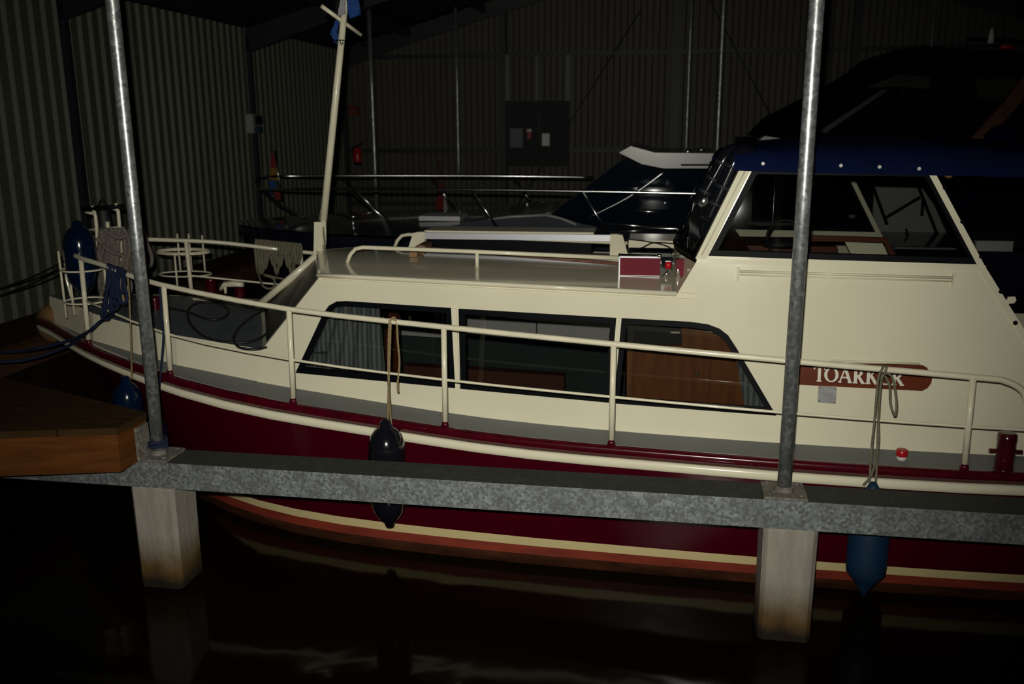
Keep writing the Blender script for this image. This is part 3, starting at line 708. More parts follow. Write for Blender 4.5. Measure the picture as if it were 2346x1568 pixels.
# foredeck fittings
mb = MB(); p = onzb(488, 692, 1.10); mb.box((p.x-.30/2, p.y-.012, 1.10), (p.x+.34/2, p.y+.02, 1.125)); mb.build('hatch_edge', M['cream_rail'], boat)
p = onzb(533, 664, 1.12); mb = MB(); mb.tube([p+Vector((-.10, 0, -.0)), p+Vector((-.06, 0, .04)), p+Vector((.02, 0, .045)), p+Vector((.09, 0, .04))], [.016, .022, .024, .018], 10, smooth_path=0); mb.tube([p+Vector((-.06, 0, -.03)), p+Vector((-.06, 0, .04))], .012, 8); mb.build('deck_light', M['cream_rail'], boat)
def bollard(c, h=.15, r=.042, bar=True):
    mb = MB(); mb.lathe([(r*1.05, -.02), (r, 0), (r, h*.75), (r*1.04, h*.82), (r*1.0, h), (r*.75, h+.006)], c, n=18)
    if bar: mb.tube([Vector(c)+Vector((-.075, 0, h*.47)), Vector(c)+Vector((.075, 0, h*.47))], .011, 8)
    mb.build('bollard', M['maroon_cap'], boat)
bollard((1.418, -1.50, .715), .17, .043)
for px, py in ((553, 658), (612, 660)):
    q = onzb(px, py, .93); bollard((q.x, min(q.y, 1.1), .96), .15, .045, False)
q = onzb(357, 720, 1.10); bollard((q.x, q.y, 1.09), .13, .035)
# deck filler cap
q = onzb(2065, 1052, .705); mb = MB(); mb.lathe([(.024, 0), (.024, .022)], (q.x, q.y, .70), n=18, mi=0); mb.lathe([(.027, .022), (.028, .026), (.028, .052), (.024, .056)], (q.x, q.y, .70), n=18, mi=1); mb.build('filler_cap', [M['white'], M['red']], boat)
# roof handrail
def ry(u): return -.70
hr = [onv(795, 600, -.62), onv(803, 583, -.62), onv(815, 570, -.62), onv(832, 567, -.62), onv(1093, 577, -.62), onv(1425, 592, -.62)]
def rzr(u, v):
    z = interp(u, [-2.22, -.167], [1.492, 1.462]); k = (v-vs(u, z))/((2*VC-2*vs(u, z))) if 1 else 0
    return z-.042*(v-vs(u, z))+.055*math.sin(math.pi*min(1, max(0, k)))+.012
hr[0].z = rzr(hr[0].x, -.62)
mb = MB(); mb.tube(hr, .013, 8)
for px, py in ((1093, 600), (1421, 610)):
    q = onv(px, py, -.62); mb.tube([Vector((q.x, -.62, rzr(q.x, -.62))), Vector((q.x, -.62, onv(px, 577 if px < 1200 else 592, -.62).z))], .012, 8)
mb.build('roof_handrail', M['cream_rail'], boat)
mb = MB(); mb.tube([mir(p) for p in hr], .013, 8); mb.build('roof_handrail', M['cream_rail'], boat)
# navigation light board
a = onv(1420, 588, -.72); b = onv(1513, 591, -.72); zb_ = rzr(a.x, -.72)
mb = MB(); mb.box((a.x, -.735, zb_), (b.x, -.72, a.z), 0)
nb = mb.build('light_board', M['red_board'], boat)
mb = MB(); mb.box((a.x, -.738, a.z-.004), (b.x, -.715, a.z+.005)); mb.box((a.x-.004, -.738, zb_), (a.x+.003, -.715, a.z)); mb.box((a.x, -.739, zb_), (b.x, -.7355, zb_+.003)); mb.build('board_trim', M['alu'], nb)
mb = MB(); c_ = onv(1530, 606, -.72); mb.box((c_.x-.035, -.74, c_.z-.03), (c_.x+.025, -.66, c_.z+.045)); nl = mb.build('navigation_light', M['black'], boat)
mb = MB(); mb.lathe([(.018, -.02), (.02, 0), (.018, .02)], (c_.x+.002, -.745, c_.z), n=14); mb.build('red_lens', M['red'], nl)
mb = MB(); mb.tube([(c_.x-.02, -.735, zb_), (c_.x+.005, -.735, c_.z-.04)], .010, 8); mb.build('lamp_bracket', M['chrome'], nl)
mb = MB(); mb.tube([(c_.x+.06, -.74, zb_), (c_.x+.055, -.70, c_.z+.03)], .012, 8); mb.build('lamp_bracket', M['chrome'], nl)
mb = MB(); mb.lathe([(.012, 0), (.016, .012), (.008, .02)], (c_.x-.05, -.735, a.z+.002), n=10); mb.build('lamp_knob', M['chrome'], nl)
b2 = onv(1549, 594, -.72); b3 = onv(1582, 594, -.72); mb = MB(); mb.prism([(b2.x, -.735, zb_), (b2.x, -.735, b2.z), (b3.x, -.735, b3.z), (b3.x-.015, -.735, zb_)], (0, .015, 0)); mb.build('light_board', M['red_board'], boat)
# roof hatch on far half with aluminium runner
a = onv(975, 540, .40); b = onv(1398, 556, .40)
mb = MB(); mb.box((a.x, .385, a.z-.022), (b.x, .41, a.z+.022)); 
for k_ in (-.010, .004): mb.box((a.x, .381, a.z+k_), (b.x, .385, a.z+k_+.004))
rn = mb.build('hatch_runner', M['alu'], boat)
for q_, s_ in ((a.x, -1), (b.x, 1)):
    mb = MB(); zr = rzr(q_, .4); L = .115; pts = [(q_, zr), (q_+s_*L*(1.1), zr), (q_+s_*L*1.05, zr+.02), (q_+s_*L*.75, a.z+.020), (q_+s_*L*.4, a.z+.028), (q_, a.z+.028)]
    mb.prism([Vector((x, .375, z)) for x, z in pts], (0, .06, 0)); mb.box((min(q_, q_+s_*L*1.35), .37, zr-.002), (max(q_, q_+s_*L*1.35), .44, zr+.006)); mb.build('runner_end', M['cream'], boat)
mb = MB(); hz = a.z+.032
mb.box((a.x-.02, .44, a.z+.006), (b.x-.12, .74, hz)); mb.build('sliding_hatch', M['cream'], boat)
mb = MB(); mb.box((a.x, .50, rzr(a.x, .6)-.03), (b.x-.14, .73, a.z+.006)); mb.build('hatch_gap_shade', M['rubber'], boat)  # black box painting in the dark gap and reflection below the hatch
mb = MB(); q1 = onv(1440, 545, .25); q2 = onv(1552, 547, .25); q3 = onv(1592, 584, -.35)
z_ = 1.52
mb.prism([Vector((q1.x, .30, z_)), Vector((q2.x, .30, z_)), Vector((-.065, -.3, z_)), Vector((-.065, .7, z_)), Vector((q1.x, .7, z_))], (0, 0, .05)); mb.build('windscreen_step', M['cream'], boat)
mb = MB(); mb.tube([onv(1435, 548, .22), onv(1480, 553, .2), onv(1530, 565, .15), onv(1560, 590, 0)], .004, 5, smooth_path=5); mb.tube([onv(1440, 575, .1), onv(1470, 568, .15), onv(1500, 556, .2), onv(1560, 560, .15)], .004, 5, smooth_path=5)
mb.build('deck_cable', M['black_cable'], boat)
mb = MB(); mb.tube([(-.52, -.1, rzr(-.5, -.1)+.03), (-.14, -.1, rzr(-.14, -.1)+.03)], .012, 8); mb.tube([(-.38, -.1, rzr(-.38, -.1)), (-.38, -.1, rzr(-.38, -.1)+.03)], .01, 6); mb.tube([(-.2, -.1, rzr(-.2, -.1)), (-.2, -.1, rzr(-.2, -.1)+.03)], .01, 6); mb.build('roof_grab_rail', M['chrome'], boat)
# deck brush lying on the roof
bh = onv(968, 600, -.25); be = onv(1425, 610, -.42)
t = thing('deck_brush', 'long-handled deck brush with reddish handle lying on the cabin roof', 'brush', Bw(bh.x, bh.y, rzr(bh.x, bh.y)))
mb = MB(); z0_ = rzr(bh.x, bh.y); mb.tube([Vector((bh.x+.03, bh.y, z0_+.05)), Vector((be.x, be.y, rzr(be.x, be.y)+.016))], .012, 8); mb.build('handle', M['brush_wood'], t, MB_)
mb = MB(); c_ = Vector((bh.x, bh.y, z0_+.055)); mb.hexa([c_+Vector(q) for q in ((-.01, -.09, -.02), (.035, -.09, -.035), (.035, .09, -.035), (-.01, .09, -.02), (.0, -.09, .03), (.045, -.09, .02), (.045, .09, .02), (.0, .09, .03))]); mb.build('brush_head', M['brush_wood'], t, MB_)
mb = MB(); mb.hexa([c_+Vector(q) for q in ((-.06, -.095, -.05), (-.010, -.09, -.053), (-.010, .09, -.053), (-.06, .095, -.05), (-.06, -.095, -.005), (-.010, -.09, .025), (-.010, .09, .025), (-.06, .095, -.005))]); mb.build('bristles', M['bristle'], t, MB_)

# wheelhouse front, pillars, sill, canopy ---------------------------------
pa = Vector((-.065, vs(-.06, 1.657), 1.655)); pt = Vector((.155, vs(.15, 2.15), 2.15))
for sd in (1, -1):
    m_ = (lambda p: p) if sd > 0 else mir
    mb = MB(); mb.hexa([m_(p+Vector(q)) for p in (pa, pt) for q in ((-.012, -.010, 0), (.045, -.010, 0), (.045, .05, 0), (-.012, .05, 0))]); mb.build('front_pillar', M['cream'], boat)
    mb = MB(); mb.tube([m_(pa+Vector((.02, -.013, .02))), m_(pt+Vector((.02, -.013, 0)))], .004, 6); mb.build('pillar_bead', M['cream'], boat)
    # aft edge pads
    A0 = Vector((1.062, vs(1.06, 2.1), 2.10)); A1 = Vector((1.318, vs(1.318, 1.657), 1.657)); A2 = Vector((1.533, vs(1.533, 1.333), 1.333)); A3 = Vector((1.66, vs(1.66, 1.14), 1.14))
    mb = MB(); mb.grid([[m_(p+Vector(q)) for q in ((-.028, -.008, 0), (.006, -.008, 0), (.006, .05, 0), (-.028, .05, 0))] for p in (A0, A1, A2, A3)], smooth=False, close=True); mb.build('aft_pillar', M['cream'], boat)
    for px, py in ((2165, 430), (2205, 508), (2248, 588), (2293, 668), (2326, 740)):
        q = S(px, py, -.012); mb = MB(); mb.lathe([(.011, 0), (.011, .005), (.007, .008)], m_(q) if sd > 0 else m_(q), axis=(0, -1 if sd > 0 else 1, 0), n=12); mb.build('canvas_fastener', M['rubber'], boat)
# sill moulding and gutter under the wheelhouse window
for sd in (1, -1):
    m_ = (lambda p: p) if sd > 0 else mir
    mb = MB(); mb.hexa([m_(Vector((u, vs(u, z)+o, z))) for z in (1.632, 1.655) for u, o in ((-.07, -.012), (1.33, -.012), (1.33, .01), (-.07, .01))]); mb.build('sill_moulding', M['cream'], boat)
g0 = S(1692, 622, -.012); g1 = S(2186, 637, -.012)
mb = MB(); mb.tube([g0, g1], .007, 6); mb.tube([g0+Vector((0, 0, -.018)), g1+Vector((0, 0, -.018))], .004, 6)
for g in (g0, g1): mb.box((g.x-.007, g.y-.006, g.z-.05), (g.x+.007, g.y+.016, g.z+.02))
mb.build('drip_gutter', M['cream'], boat)
q = S(2314, 688, .0); mb = MB(); mb.prism([q+Vector((-.02, 0, -.02)), q+Vector((.02, 0, -.016)), q+Vector((.03, 0, .0)), q+Vector((.022, 0, .018)), q+Vector((-.01, 0, .016))], (0, .01, 0)); mb.build('canvas_lug', M['cream'], boat)
# windscreen
def wf(s, t):      # s across, t up
    a = pa+Vector((0, .04, -.02)); b = mir(a); c = pt+Vector((0, .04, 0)); d = mir(c)
    p = a.lerp(b, s).lerp(c.lerp(d, s), t); return p+Vector((-.10*math.sin(math.pi*s), 0, 0))
for s0, s1 in ((0.02, .32), (.35, .65), (.68, .98)):
    N_ = 6; rows = [[wf(s0+(s1-s0)*i/N_, t) for i in range(N_+1)] for t in (.07, .5, .96)]
    mb = MB(); mb.grid(rows); mb.build('windscreen_pane', M['dark_glass'], boat)
mb = MB()
for t in (.03, .99): mb.tube([wf(i/12, t) for i in range(13)], .018, 8)
for s in (.335, .665): mb.tube([wf(s, .03), wf(s, .99)], .014, 8)
mb.build('windscreen_frame', M['rubber'], boat)
mb = MB(); mb.grid([[wf(i/12, -.02)+Vector((0, 0, 0)) for i in range(13)], [wf(i/12, -.02)+Vector((0, 0, -.20)) for i in range(13)]]); mb.build('front_coaming', M['cream'], boat)
# rolled clear cover at the front of the wheelhouse
t = thing('rolled_cover', 'rolled glossy black window cover strapped in front of the wheelhouse pillar', 'cover', Bw(-.12, -.9, 1.7), -YAW)
for v_, (x0_, y0_), (x1_, y1_), r in ((-.98, (1622, 505), (1692, 352), .045), (-.90, (1600, 470), (1668, 350), .040)):
    a = onv(x0_, y0_, v_); b = onv(x1_, y1_, v_); mb = MB(); pts = [a, a.lerp(b, .3), a.lerp(b, .6), a.lerp(b, .9), b+Vector((.02, .01, .005)), b+Vector((.06, .03, .0))]
    mb.tube(spline(pts, 4), r, 24); mb.build('roll', M['black'], t, MB_)
    for k_ in (.25, .5, .8):
        c_ = a.lerp(b, k_); ax = (b-a).normalized(); mb = MB(); mb.lathe([(r*1.09, -.008), (r*1.11, 0), (r*1.09, .008)], c_, axis=ax, n=16); mb.build('strap', M['frame_steel'], t, MB_)
mb = MB(); p = [onv(1588, 478, -.92), onv(1612, 470, -.95), onv(1640, 505, -.97), onv(1634, 560, -.98), onv(1600, 560, -.95), onv(1575, 520, -.9)]
a0 = onv(1598, 545, -.92)
mb.grid([[onv(1578, 500, -.80), onv(1596, 462, -.88), onv(1622, 455, -.96), onv(1648, 470, -1.0)], [onv(1580, 530, -.80), onv(1600, 500, -.92), onv(1625, 500, -1.0), onv(1640, 505, -1.02)], [onv(1588, 566, -.85), onv(1600, 550, -.92), onv(1612, 540, -1.0), onv(1620, 540, -1.02)]]); mb.build('loose_flap', M['black'], t, MB_)
mb = MB(); mb.lathe([(.004, -.035), (.02, -.025), (.028, 0), (.02, .025), (.004, .035)], onv(1612, 461, -1.04), axis=(.35, 0, 1), n=20); mb.build('flare_glint', M['glint_metal'], t, MB_)  # polished lump added to catch the flash as a bright flare
# canopy
cn = thing('canopy_cover', 'dark blue canvas canopy stretched over the wheelhouse and cockpit of the cream cruiser', 'canopy', Bw(1, VC, 2.1), -YAW)
rows = []
for u in [.10, .16, .3, .6, 1.0, 1.4, 1.8, 2.3, 2.9, 3.3]:
    zb_ = interp(u, [.1, .23, 1.07, 1.5, 3.3], [2.118, 2.112, 2.098, 2.088, 2.07]); crown = interp(u, [.1, .16, .3, .6, 1.05, 1.4, 1.9, 3.3], [.06, .08, .11, .14, .17, .13, .13, .08]); hem = .065
    a = Vector((u, vs(u, 2.11)-.02, zb_)); b = mir(a); r = [a, a+Vector((0, .012, hem))]
    for k_ in range(1, 10): q = a.lerp(b, k_/10)+Vector((0, 0, hem+crown*math.sin(math.pi*k_/10)**.6)); r.append(q)
    r += [b+Vector((0, -.012, hem)), b]; rows.append(r)
mb = MB(); mb.grid(rows); mb.grid([[p-Vector((0, 0, .006)) for p in r] for r in rows]); mb.build('canvas_top', M['navy_canvas'], cn, MB_)
for px, py in ((1750, 376), (1928, 380), (2016, 383), (2106, 387)):
    q = onv(px, py, -1.165); q.y = vs(q.x, 2.12)-.021; mb = MB(); mb.lathe([(.010, 0), (.010, .004), (.006, .009)], q, axis=(0, -1, .2), n=12); mb.build('snap_button', M['snap'], cn, MB_)
# aft side curtain of canvas
mb = MB(); z0_ = 1.10
pts = [(2.05, 2.11), (3.3, 2.09), (3.3, 1.07), (2.1, 1.07)]
mb.prism([Vector((u, vs(u, z)+.0, z)) for u, z in pts], (0, .006, 0)); mb.build('side_curtain', M['dark_canvas'], cn, MB_)
# cover folds under hem right of the aft pillar
mb = MB(); q = onv(2165, 400, -1.14); mb.lathe([(.01, 0), (.016, .02), (.008, .035)], q, axis=(1, 0, -.3), n=8); mb.build('hem_toggle', M['coir'], cn, MB_)
# name board -----------------------------------------------------------
def sp(u, z, o=0): return Vector((u, vs(u, z)+o, z))
zc0 = 1.078; 
nbp = [(.42, 1.020), (1.075, 1.018), (1.10, 1.034), (1.115, 1.060), (1.118, 1.082), (1.112, 1.108), (1.09, 1.138), (1.07, 1.148), (.42, 1.135)]
mb = MB(); p = [sp(u, z, -.018) for u, z in nbp]; mb.prism(p, (0, .016, 0)); bd = mb.build('name_board', M['board_wood'], boat)
mb = MB(); mb.tube([sp(.62, 1.150, -.004), sp(1.06, 1.152, -.004)], .006, 6); mb.build('board_batten', M['cream'], bd)
def letter(ch, u0, z0, h, w_):
    sl = -.004; st = h*.20; th = h*.09
    def P(x, y): u = u0+x*w_; return (u, z0+y*h+(u-.55)*(-.004))
    polys = []
    def bar(a, b, t):
        a = Vector(P(*a)); b = Vector(P(*b)); d = (b-a).normalized(); n = Vector((-d.y, d.x))*t/2; polys.append([a-n, b-n, b+n, a+n])
    def arc(cx, cy, rx, ry_, a0, a1, t0, t1, n=14):
        for i in range(n):
            q0 = math.radians(a0+(a1-a0)*i/n); q1 = math.radians(a0+(a1-a0)*(i+1)/n)
            def rr(q, s):
                tt = t0+(t1-t0)*abs(math.cos(q)); p_ = Vector(P(cx, cy)); return p_+Vector(((rx*w_+s*tt/2)*math.cos(q), (ry_*h+s*tt/2*.8)*math.sin(q)))
            polys.append([rr(q0, -1), rr(q1, -1), rr(q1, 1), rr(q0, 1)])
    if ch == 'T': bar((.45, 0), (.45, 1), st); bar((.0, .96), (.9, .96), th); bar((.25, .03), (.65, .03), th); bar((.04, .8), (.0, .98), th); bar((.86, .8), (.9, .98), th)
    if ch == 'O': arc(.5, .5, .42, .46, 0, 360, th, st, 24)
    if ch == 'A': bar((.08, 0), (.45, 1), th); bar((.45, 1), (.86, 0), st); bar((.2, .35), (.7, .35), th); bar((-.03, .03), (.22, .03), th); bar((.68, .03), (1.0, .03), th)
    if ch in 'RK': bar((.2, 0), (.2, 1), st); bar((.0, .03), (.4, .03), th); bar((.0, .97), (.3, .97), th)
    if ch == 'R': arc(.38, .74, .28, .23, -90, 90, th, st, 10); bar((.2, .97), (.4, .97), th); bar((.2, .51), (.4, .51), th); bar((.42, .5), (.85, 0), st); bar((.75, .03), (1.0, .03), th)
    if ch == 'K': bar((.25, .42), (.75, .97), th); bar((.40, .58), (.85, 0), st); bar((.6, .97), (.9, .97), th); bar((.7, .03), (1.0, .03), th)
    if ch == 'E': bar((.2, 0), (.2, 1), st); bar((.0, .97), (.75, .97), th); bar((.0, .03), (.8, .03), th); bar((.2, .52), (.6, .52), th); bar((.75, .97), (.77, .75), th); bar((.8, .03), (.83, .26), th)
    mb = MB()
    for j, pl_ in enumerate(polys):
        mb.prism([sp(q[0], q[1], -.021-.00015*j) for q in pl_], (0, .003, 0))
    return mb
for ch, u0, w_ in (('T', .545, .060), ('O', .598, .066), ('A', .668, .066), ('R', .738, .058), ('K', .800, .060), ('E', .868, .050), ('R', .925, .060)):
    letter(ch, u0, 1.044, .076, w_).build('letter', M['letter'], bd)
mb = MB(); mb.prism([sp(u, z, -.008) for u, z in ((.574, .930), (.664, .926), (.664, 1.012), (.574, 1.014))], (0, .007, 0)); pq = mb.build('metal_plaque', M['plaque'], boat)
for u, z in ((.582, .938), (.656, .934), (.656, 1.004), (.582, 1.006)):
    mb = MB(); mb.lathe([(.003, 0), (.002, .002)], sp(u, z, -.0082), axis=(0, -1, 0), n=8); mb.build('screw', M['rubber'], pq)
# interior ----------------------------------------------------------------
mb = MB(); mb.box((-2.55, -.93, .30), (3.3, .72, .34)); mb.build('cabin_sole', M['dark_int'], boat)
def ip(px, py, v): return onv(px, py, v)
def panel_px(name, m, pts, v, th=.02, parent=boat):
    mb = MB(); mb.prism([onv(x, y, v) for x, y in pts], (0, th, 0)); return mb.build(name, m, parent)
panel_px('wall_cupboard', M['greywhite'], [(1062, 722), (1228, 727), (1228, 776), (1062, 770)], .45, .2)
panel_px('wall_cupboard', M['greywhite'], [(1231, 727), (1404, 733), (1404, 782), (1231, 776)], .45, .2)
panel_px('wall_lining', M['teal'], [(870, 740), (1432, 760), (1432, 960), (870, 930)], .62, .01)
panel_px('inner_shelf', M['greywhite'], [(920, 758), (1040, 766), (1040, 776), (920, 768)], .30, .12)
panel_px('settee_back', M['seat'], [(1060, 846), (1292, 862), (1292, 960), (1060, 930)], .25, .10)
panel_px('settee_back', M['seat'], [(925, 838), (1035, 846), (1035, 930), (925, 900)], .25, .10)
panel_px('corner_post', M['mahog'], [(893, 700), (912, 700), (912, 900), (865, 900), (865, 870)], .1, .04)
bh_ = panel_px('wood_bulkhead', M['oak'], [(1436, 792), (1562, 792), (1562, 748), (1700, 756), (1718, 800), (1718, 960), (1436, 930)], -.88, .03)
mb = MB(); mb.lathe([(.008, 0), (.012, .006), (.006, .014)], onv(1597, 856, -.881), axis=(0, -1, 0), n=12); mb.build('knob', M['chrome'], bh_)
ins = panel_px('instrument_panel', M['dark_int'], [(1436, 736), (1562, 742), (1562, 791), (1436, 788)], -.86, .03)
mb = MB(); c_ = onv(1545, 762, -.865); mb.box((c_.x-.02, c_.y-.006, c_.z-.004), (c_.x+.03, c_.y, c_.z+.006)); mb.build('switch_row', M['white'], ins)
mb = MB(); mb.lathe([(.012, 0), (.012, .09), (.004, .10), (.004, .13)], onv(914, 752, .28), n=10); mb.build('bottle', M['white'], boat)
def curtain(px0, px1, lab, tops, bots):
    mb = MB(); n = 40; rows = [[], []]
    u0, u1 = tops; w0, w1 = bots
    for i in range(n+1):
        t = i/n; a = u0[0]+(u1[0]-u0[0])*t; za = u0[1]+(u1[1]-u0[1])*t; b = w0[0]+(w1[0]-w0[0])*t; zb = w0[1]+(w1[1]-w0[1])*t; o = .055+.012*math.sin(t*(u1[0]-u0[0])*110)
        rows[0].append(Vector((a, vs(a, za)+o, za))); rows[1].append(Vector((b, vs(b, zb)+o, zb)))
    mb.grid([rows[0], [p.lerp(q, .5) for p, q in zip(*rows)], rows[1]]); mb.grid([[p+Vector((0, .003, 0)) for p in rows[0]], [p+Vector((0, .003, 0)) for p in rows[1]]])
    solo(mb, 'curtain', M['curtain'], lab, 'curtain', Bw(b, vs(b, .85)+.05, .85), MB_, 'curtains inside the saloon windows')
curtain(0, 0, 'blue-grey striped curtain drawn behind the front saloon window', ((-2.19, 1.34), (-1.87, 1.34)), ((-2.42, .86), (-1.83, .86)))
curtain(0, 0, 'sliver of blue-grey curtain at the aft corner of the last saloon window', ((.12, 1.30), (.17, 1.30)), ((.22, .83), (.38, .83)))
# wheelhouse interior
mb = MB(); mb.box((-.04, -1.03, 1.50), (.28, .78, 1.60)); mb.build('dashboard', M['mahog'], boat)
mb = MB(); q = onv(1760, 566, .2); mb.box((q.x-.30, .1, 1.40), (q.x+.42, .6, q.z+.02)); mb.build('galley_counter', M['mahog'], boat)
mb = MB(); q = onv(1786, 555, -.3); mb.lathe([(.10, -.02), (.10, 0), (.06, .02)], q, n=20); mb.build('steering_console', M['dark_int'], boat)
mb = MB(); q = onv(1800, 548, -.3); mb.tube([q+Vector((.11*math.cos(a), .05*math.sin(a), .11*math.sin(a))) for a in [i*math.pi/10 for i in range(20)]], .009, 6, closed=True); mb.build('steering_wheel', M['dark_int'], boat)
panel_px('companion_hatch', M['cream'], [(1936, 555), (2022, 558), (2036, 589), (1952, 587)], -.45, .02)
panel_px('hatch_frame', M['mahog'], [(1860, 540), (2030, 545), (2055, 589), (2040, 589), (2026, 556), (1860, 553)], -.44, .03)
# fenders and their ropes ---------------------------------------------------
FG = 'fenders hanging along the cruiser'
def fender(name, c, r, h, m, lab, pointy=False, rope=None, ropem=None, tilt=(0, 0, 1)):
    t = thing(name, lab, 'fender', tuple(Bw(*c)), 0, FG)
    if pointy: prof = [(.012, 0), (.02, .03), (r*.72, .10), (r*.97, .13), (r, .17), (r, h-.12), (r*.85, h-.05), (r*.5, h+.0), (r*.30, h+.05), (.014, h+.075)]
    else: prof = [(.010, 0), (.022, .006), (.030, .03), (r*.55, .055), (r*.82, .095), (r*.96, .145), (r, .19), (r, h-.18), (r*.97, h-.13), (r*.84, h-.09), (r*.62, h-.06), (r*.36, h-.042), (r*.30, h-.012), (.012, h)]
    mb = MB(); mb.lathe(prof, n=28); mb.build('fender_body', m, t)
    if rope:
        for k_, pts in enumerate(rope):
            mb = MB(); mb.tube(pts, .0058, 7, smooth_path=6); mb.build('rope', ropem, t, MB_)
    return t
# navy fender
vF = -1.62; c = onv(893, 1208, vF); r_ = .10; topz = onv(893, 962, vF).z
rl = onv(893, 735, rv(-1.7))
def rr_(px, py, v): return onv(px, py, v)
fender('boat_fender', (c.x, vF, c.z), .098, topz-c.z, M['navy_fender'], 'plump black-navy fender hanging in front of the maroon hull on a tan rope', False,
       [[rr_(888, 972, vF), rr_(891, 870, rv(-1.7)-.03), rr_(894, 780, rv(-1.7)-.022), rr_(896, 735, rv(-1.7)-.018), rr_(903, 728, rv(-1.7)), rr_(908, 735, rv(-1.7)+.03)],
        [rr_(896, 972, vF), rr_(890, 880, rv(-1.7)-.028), rr_(890, 790, rv(-1.7)-.02), rr_(892, 733, rv(-1.7)-.018)],
        [rr_(898, 732, rv(-1.7)-.02), rr_(908, 738, rv(-1.7)-.02), rr_(911, 780, rv(-1.7)-.02), rr_(915, 830, rv(-1.7)-.02), rr_(911, 880, rv(-1.7)-.02), rr_(912, 900, rv(-1.7)-.02)]], M['tan_rope'])
mb = MB(); k0 = rr_(911, 886, rv(-1.7)-.02)
# blue long fender right
vF = -1.70; c = onv(1975, 1365, vF); topz = onv(1998, 1108, vF).z; R_ = rv(.8)-.02
fender('boat_fender', (c.x+.005, vF, c.z), .094, topz-c.z-.07, M['blue_fender'], 'long blue fender with pointed bottom hanging under the beam near the right pile', True,
       [[rr_(1992, 1115, vF), rr_(1996, 1040, R_-.03), rr_(2004, 960, R_-.02), rr_(2012, 870, R_-.02), rr_(2022, 845, R_-.02), rr_(2024, 838, R_+.02)],
        [rr_(2006, 1115, vF), rr_(2010, 1040, R_-.03), rr_(2012, 975, R_-.02), rr_(2018, 880, R_-.02), rr_(2030, 848, R_-.02), rr_(2030, 838, R_+.02)],
        [rr_(1978, 1112, vF), rr_(1998, 1085, vF), rr_(2012, 1020, R_-.03), rr_(2012, 972, R_-.02)],
        [rr_(2026, 855, R_-.02), rr_(2042, 862, R_-.02), rr_(2050, 890, R_-.02), rr_(2054, 930, R_-.02), rr_(2050, 953, R_-.02), rr_(2040, 925, R_-.02), rr_(2038, 885, R_-.02), rr_(2028, 862, R_-.02)]], M['grey_rope'])
# blue fenders at the bow shoulder
vF = -1.26; c = onv(302, 1010, vF); topz = onv(302, 862, vF).z
fender('boat_fender', (c.x, vF, c.z), .085, topz-c.z, M['blue_gloss'], 'blue fender hanging at the bow shoulder just above the timber jetty corner', False,
       [[onv(302, 868, vF), onv(300, 780, -1.02), onv(297, 700, -1.0), onv(292, 628, -.98), onv(288, 622, -.95)]], M['tan_rope'])
vF = -1.37; c = onv(362, 1075, vF); 
fender('boat_fender', (c.x, vF, c.z), .075, onv(362, 935, vF).z-c.z, M['blue_gloss'], 'blue fender half hidden behind the left pole above the beam', False,
       [[onv(362, 940, vF), onv(368, 850, -1.2), onv(374, 765, -1.15), onv(368, 700, -1.12), onv(366, 655, -1.10)]], M['blue_rope'])
# upright blue fender in the bow basket
c = Vector((bc.x-.004, -.62, onv(183, 680, -.62).z))
fender('boat_fender', c, .098, onv(180, 505, -.62).z-c.z, M['blue_gloss'], 'glossy blue fender standing upright in the wire basket at the bow', False)
# ropes on deck
mb = MB()
def hang(mb, n, x0_, x1_, y0_, y1_, v, r, j=.01):
    for i in range(n):
        xa = x0_+(x1_-x0_)*random.random(); xb = xa+(x1_-x0_)*.35*random.random(); yb = y1_-(y1_-y0_)*.35*random.random(); vv = v+random.uniform(-.03, .03)
        mb.tube([onv(xa, y0_+random.uniform(0, 6), vv), onv(xa-4, (y0_+yb)/2, vv), onv((xa+xb)/2, yb, vv), onv(xb+4, (y0_+yb)/2, vv), onv(xb, y0_, vv)], r, 6, smooth_path=6)
hang(mb, 9, 225, 300, 522, 700, -.28, .016)
hang(mb, 4, 228, 262, 560, 690, -.32, .016)
for pts_ in ([(222, 545), (250, 575), (285, 590), (262, 620), (232, 600), (240, 560)], [(230, 600), (262, 640), (300, 655), (270, 680), (236, 660)], [(280, 520), (298, 560), (290, 610), (300, 660), (282, 700)], [(224, 575), (238, 640), (228, 700), (246, 712)], [(246, 530), (272, 545), (296, 540), (310, 575), (300, 620)]):
    mb.tube([onv(x, y, -.35+random.uniform(-.02, .02)) for x, y in pts_], .015, 6, smooth_path=6)
solo(mb, 'rope_coil', M['pale_rope'], 'thick bundle of pale mooring rope draped over the anchor bracket at the bow', 'rope', Bw(*onv(260, 700, -.28)), MB_)
mb = MB(); mb.tube([onv(327, 518, .15), onv(338, 560, .15), onv(348, 590, .15), onv(345, 608, .15), onv(330, 618, .15)], .014, 7, smooth_path=6)
solo(mb, 'hose', M['pale_rope'], 'tan hose hanging in a bend from the far bow rail', 'hose', Bw(*onv(330, 618, .15)), MB_)
mb = MB()
for i in range(8):
    xa = 248+i*5.5+random.uniform(-5, 5); lo_ = 670+random.uniform(0, 62); vv = -.92-.014*i-.02
    mb.tube([onv(xa, 604+i*2, vv), onv(xa-6-i+random.uniform(-4, 4), 650, vv), onv(xa-12+random.uniform(-10, 8), lo_, vv), onv(xa+4+random.uniform(-4, 10), lo_-5, vv), onv(xa+6+random.uniform(-5, 7), 650, vv), onv(xa+5, 606+i*2, vv)], .011, 6, smooth_path=6)
solo(mb, 'rope_coil', M['blue_rope'], 'blue rope coil hung over the near bow rail left of the left pole', 'rope', Bw(*onv(262, 720, -.95)), MB_)
mb = MB()
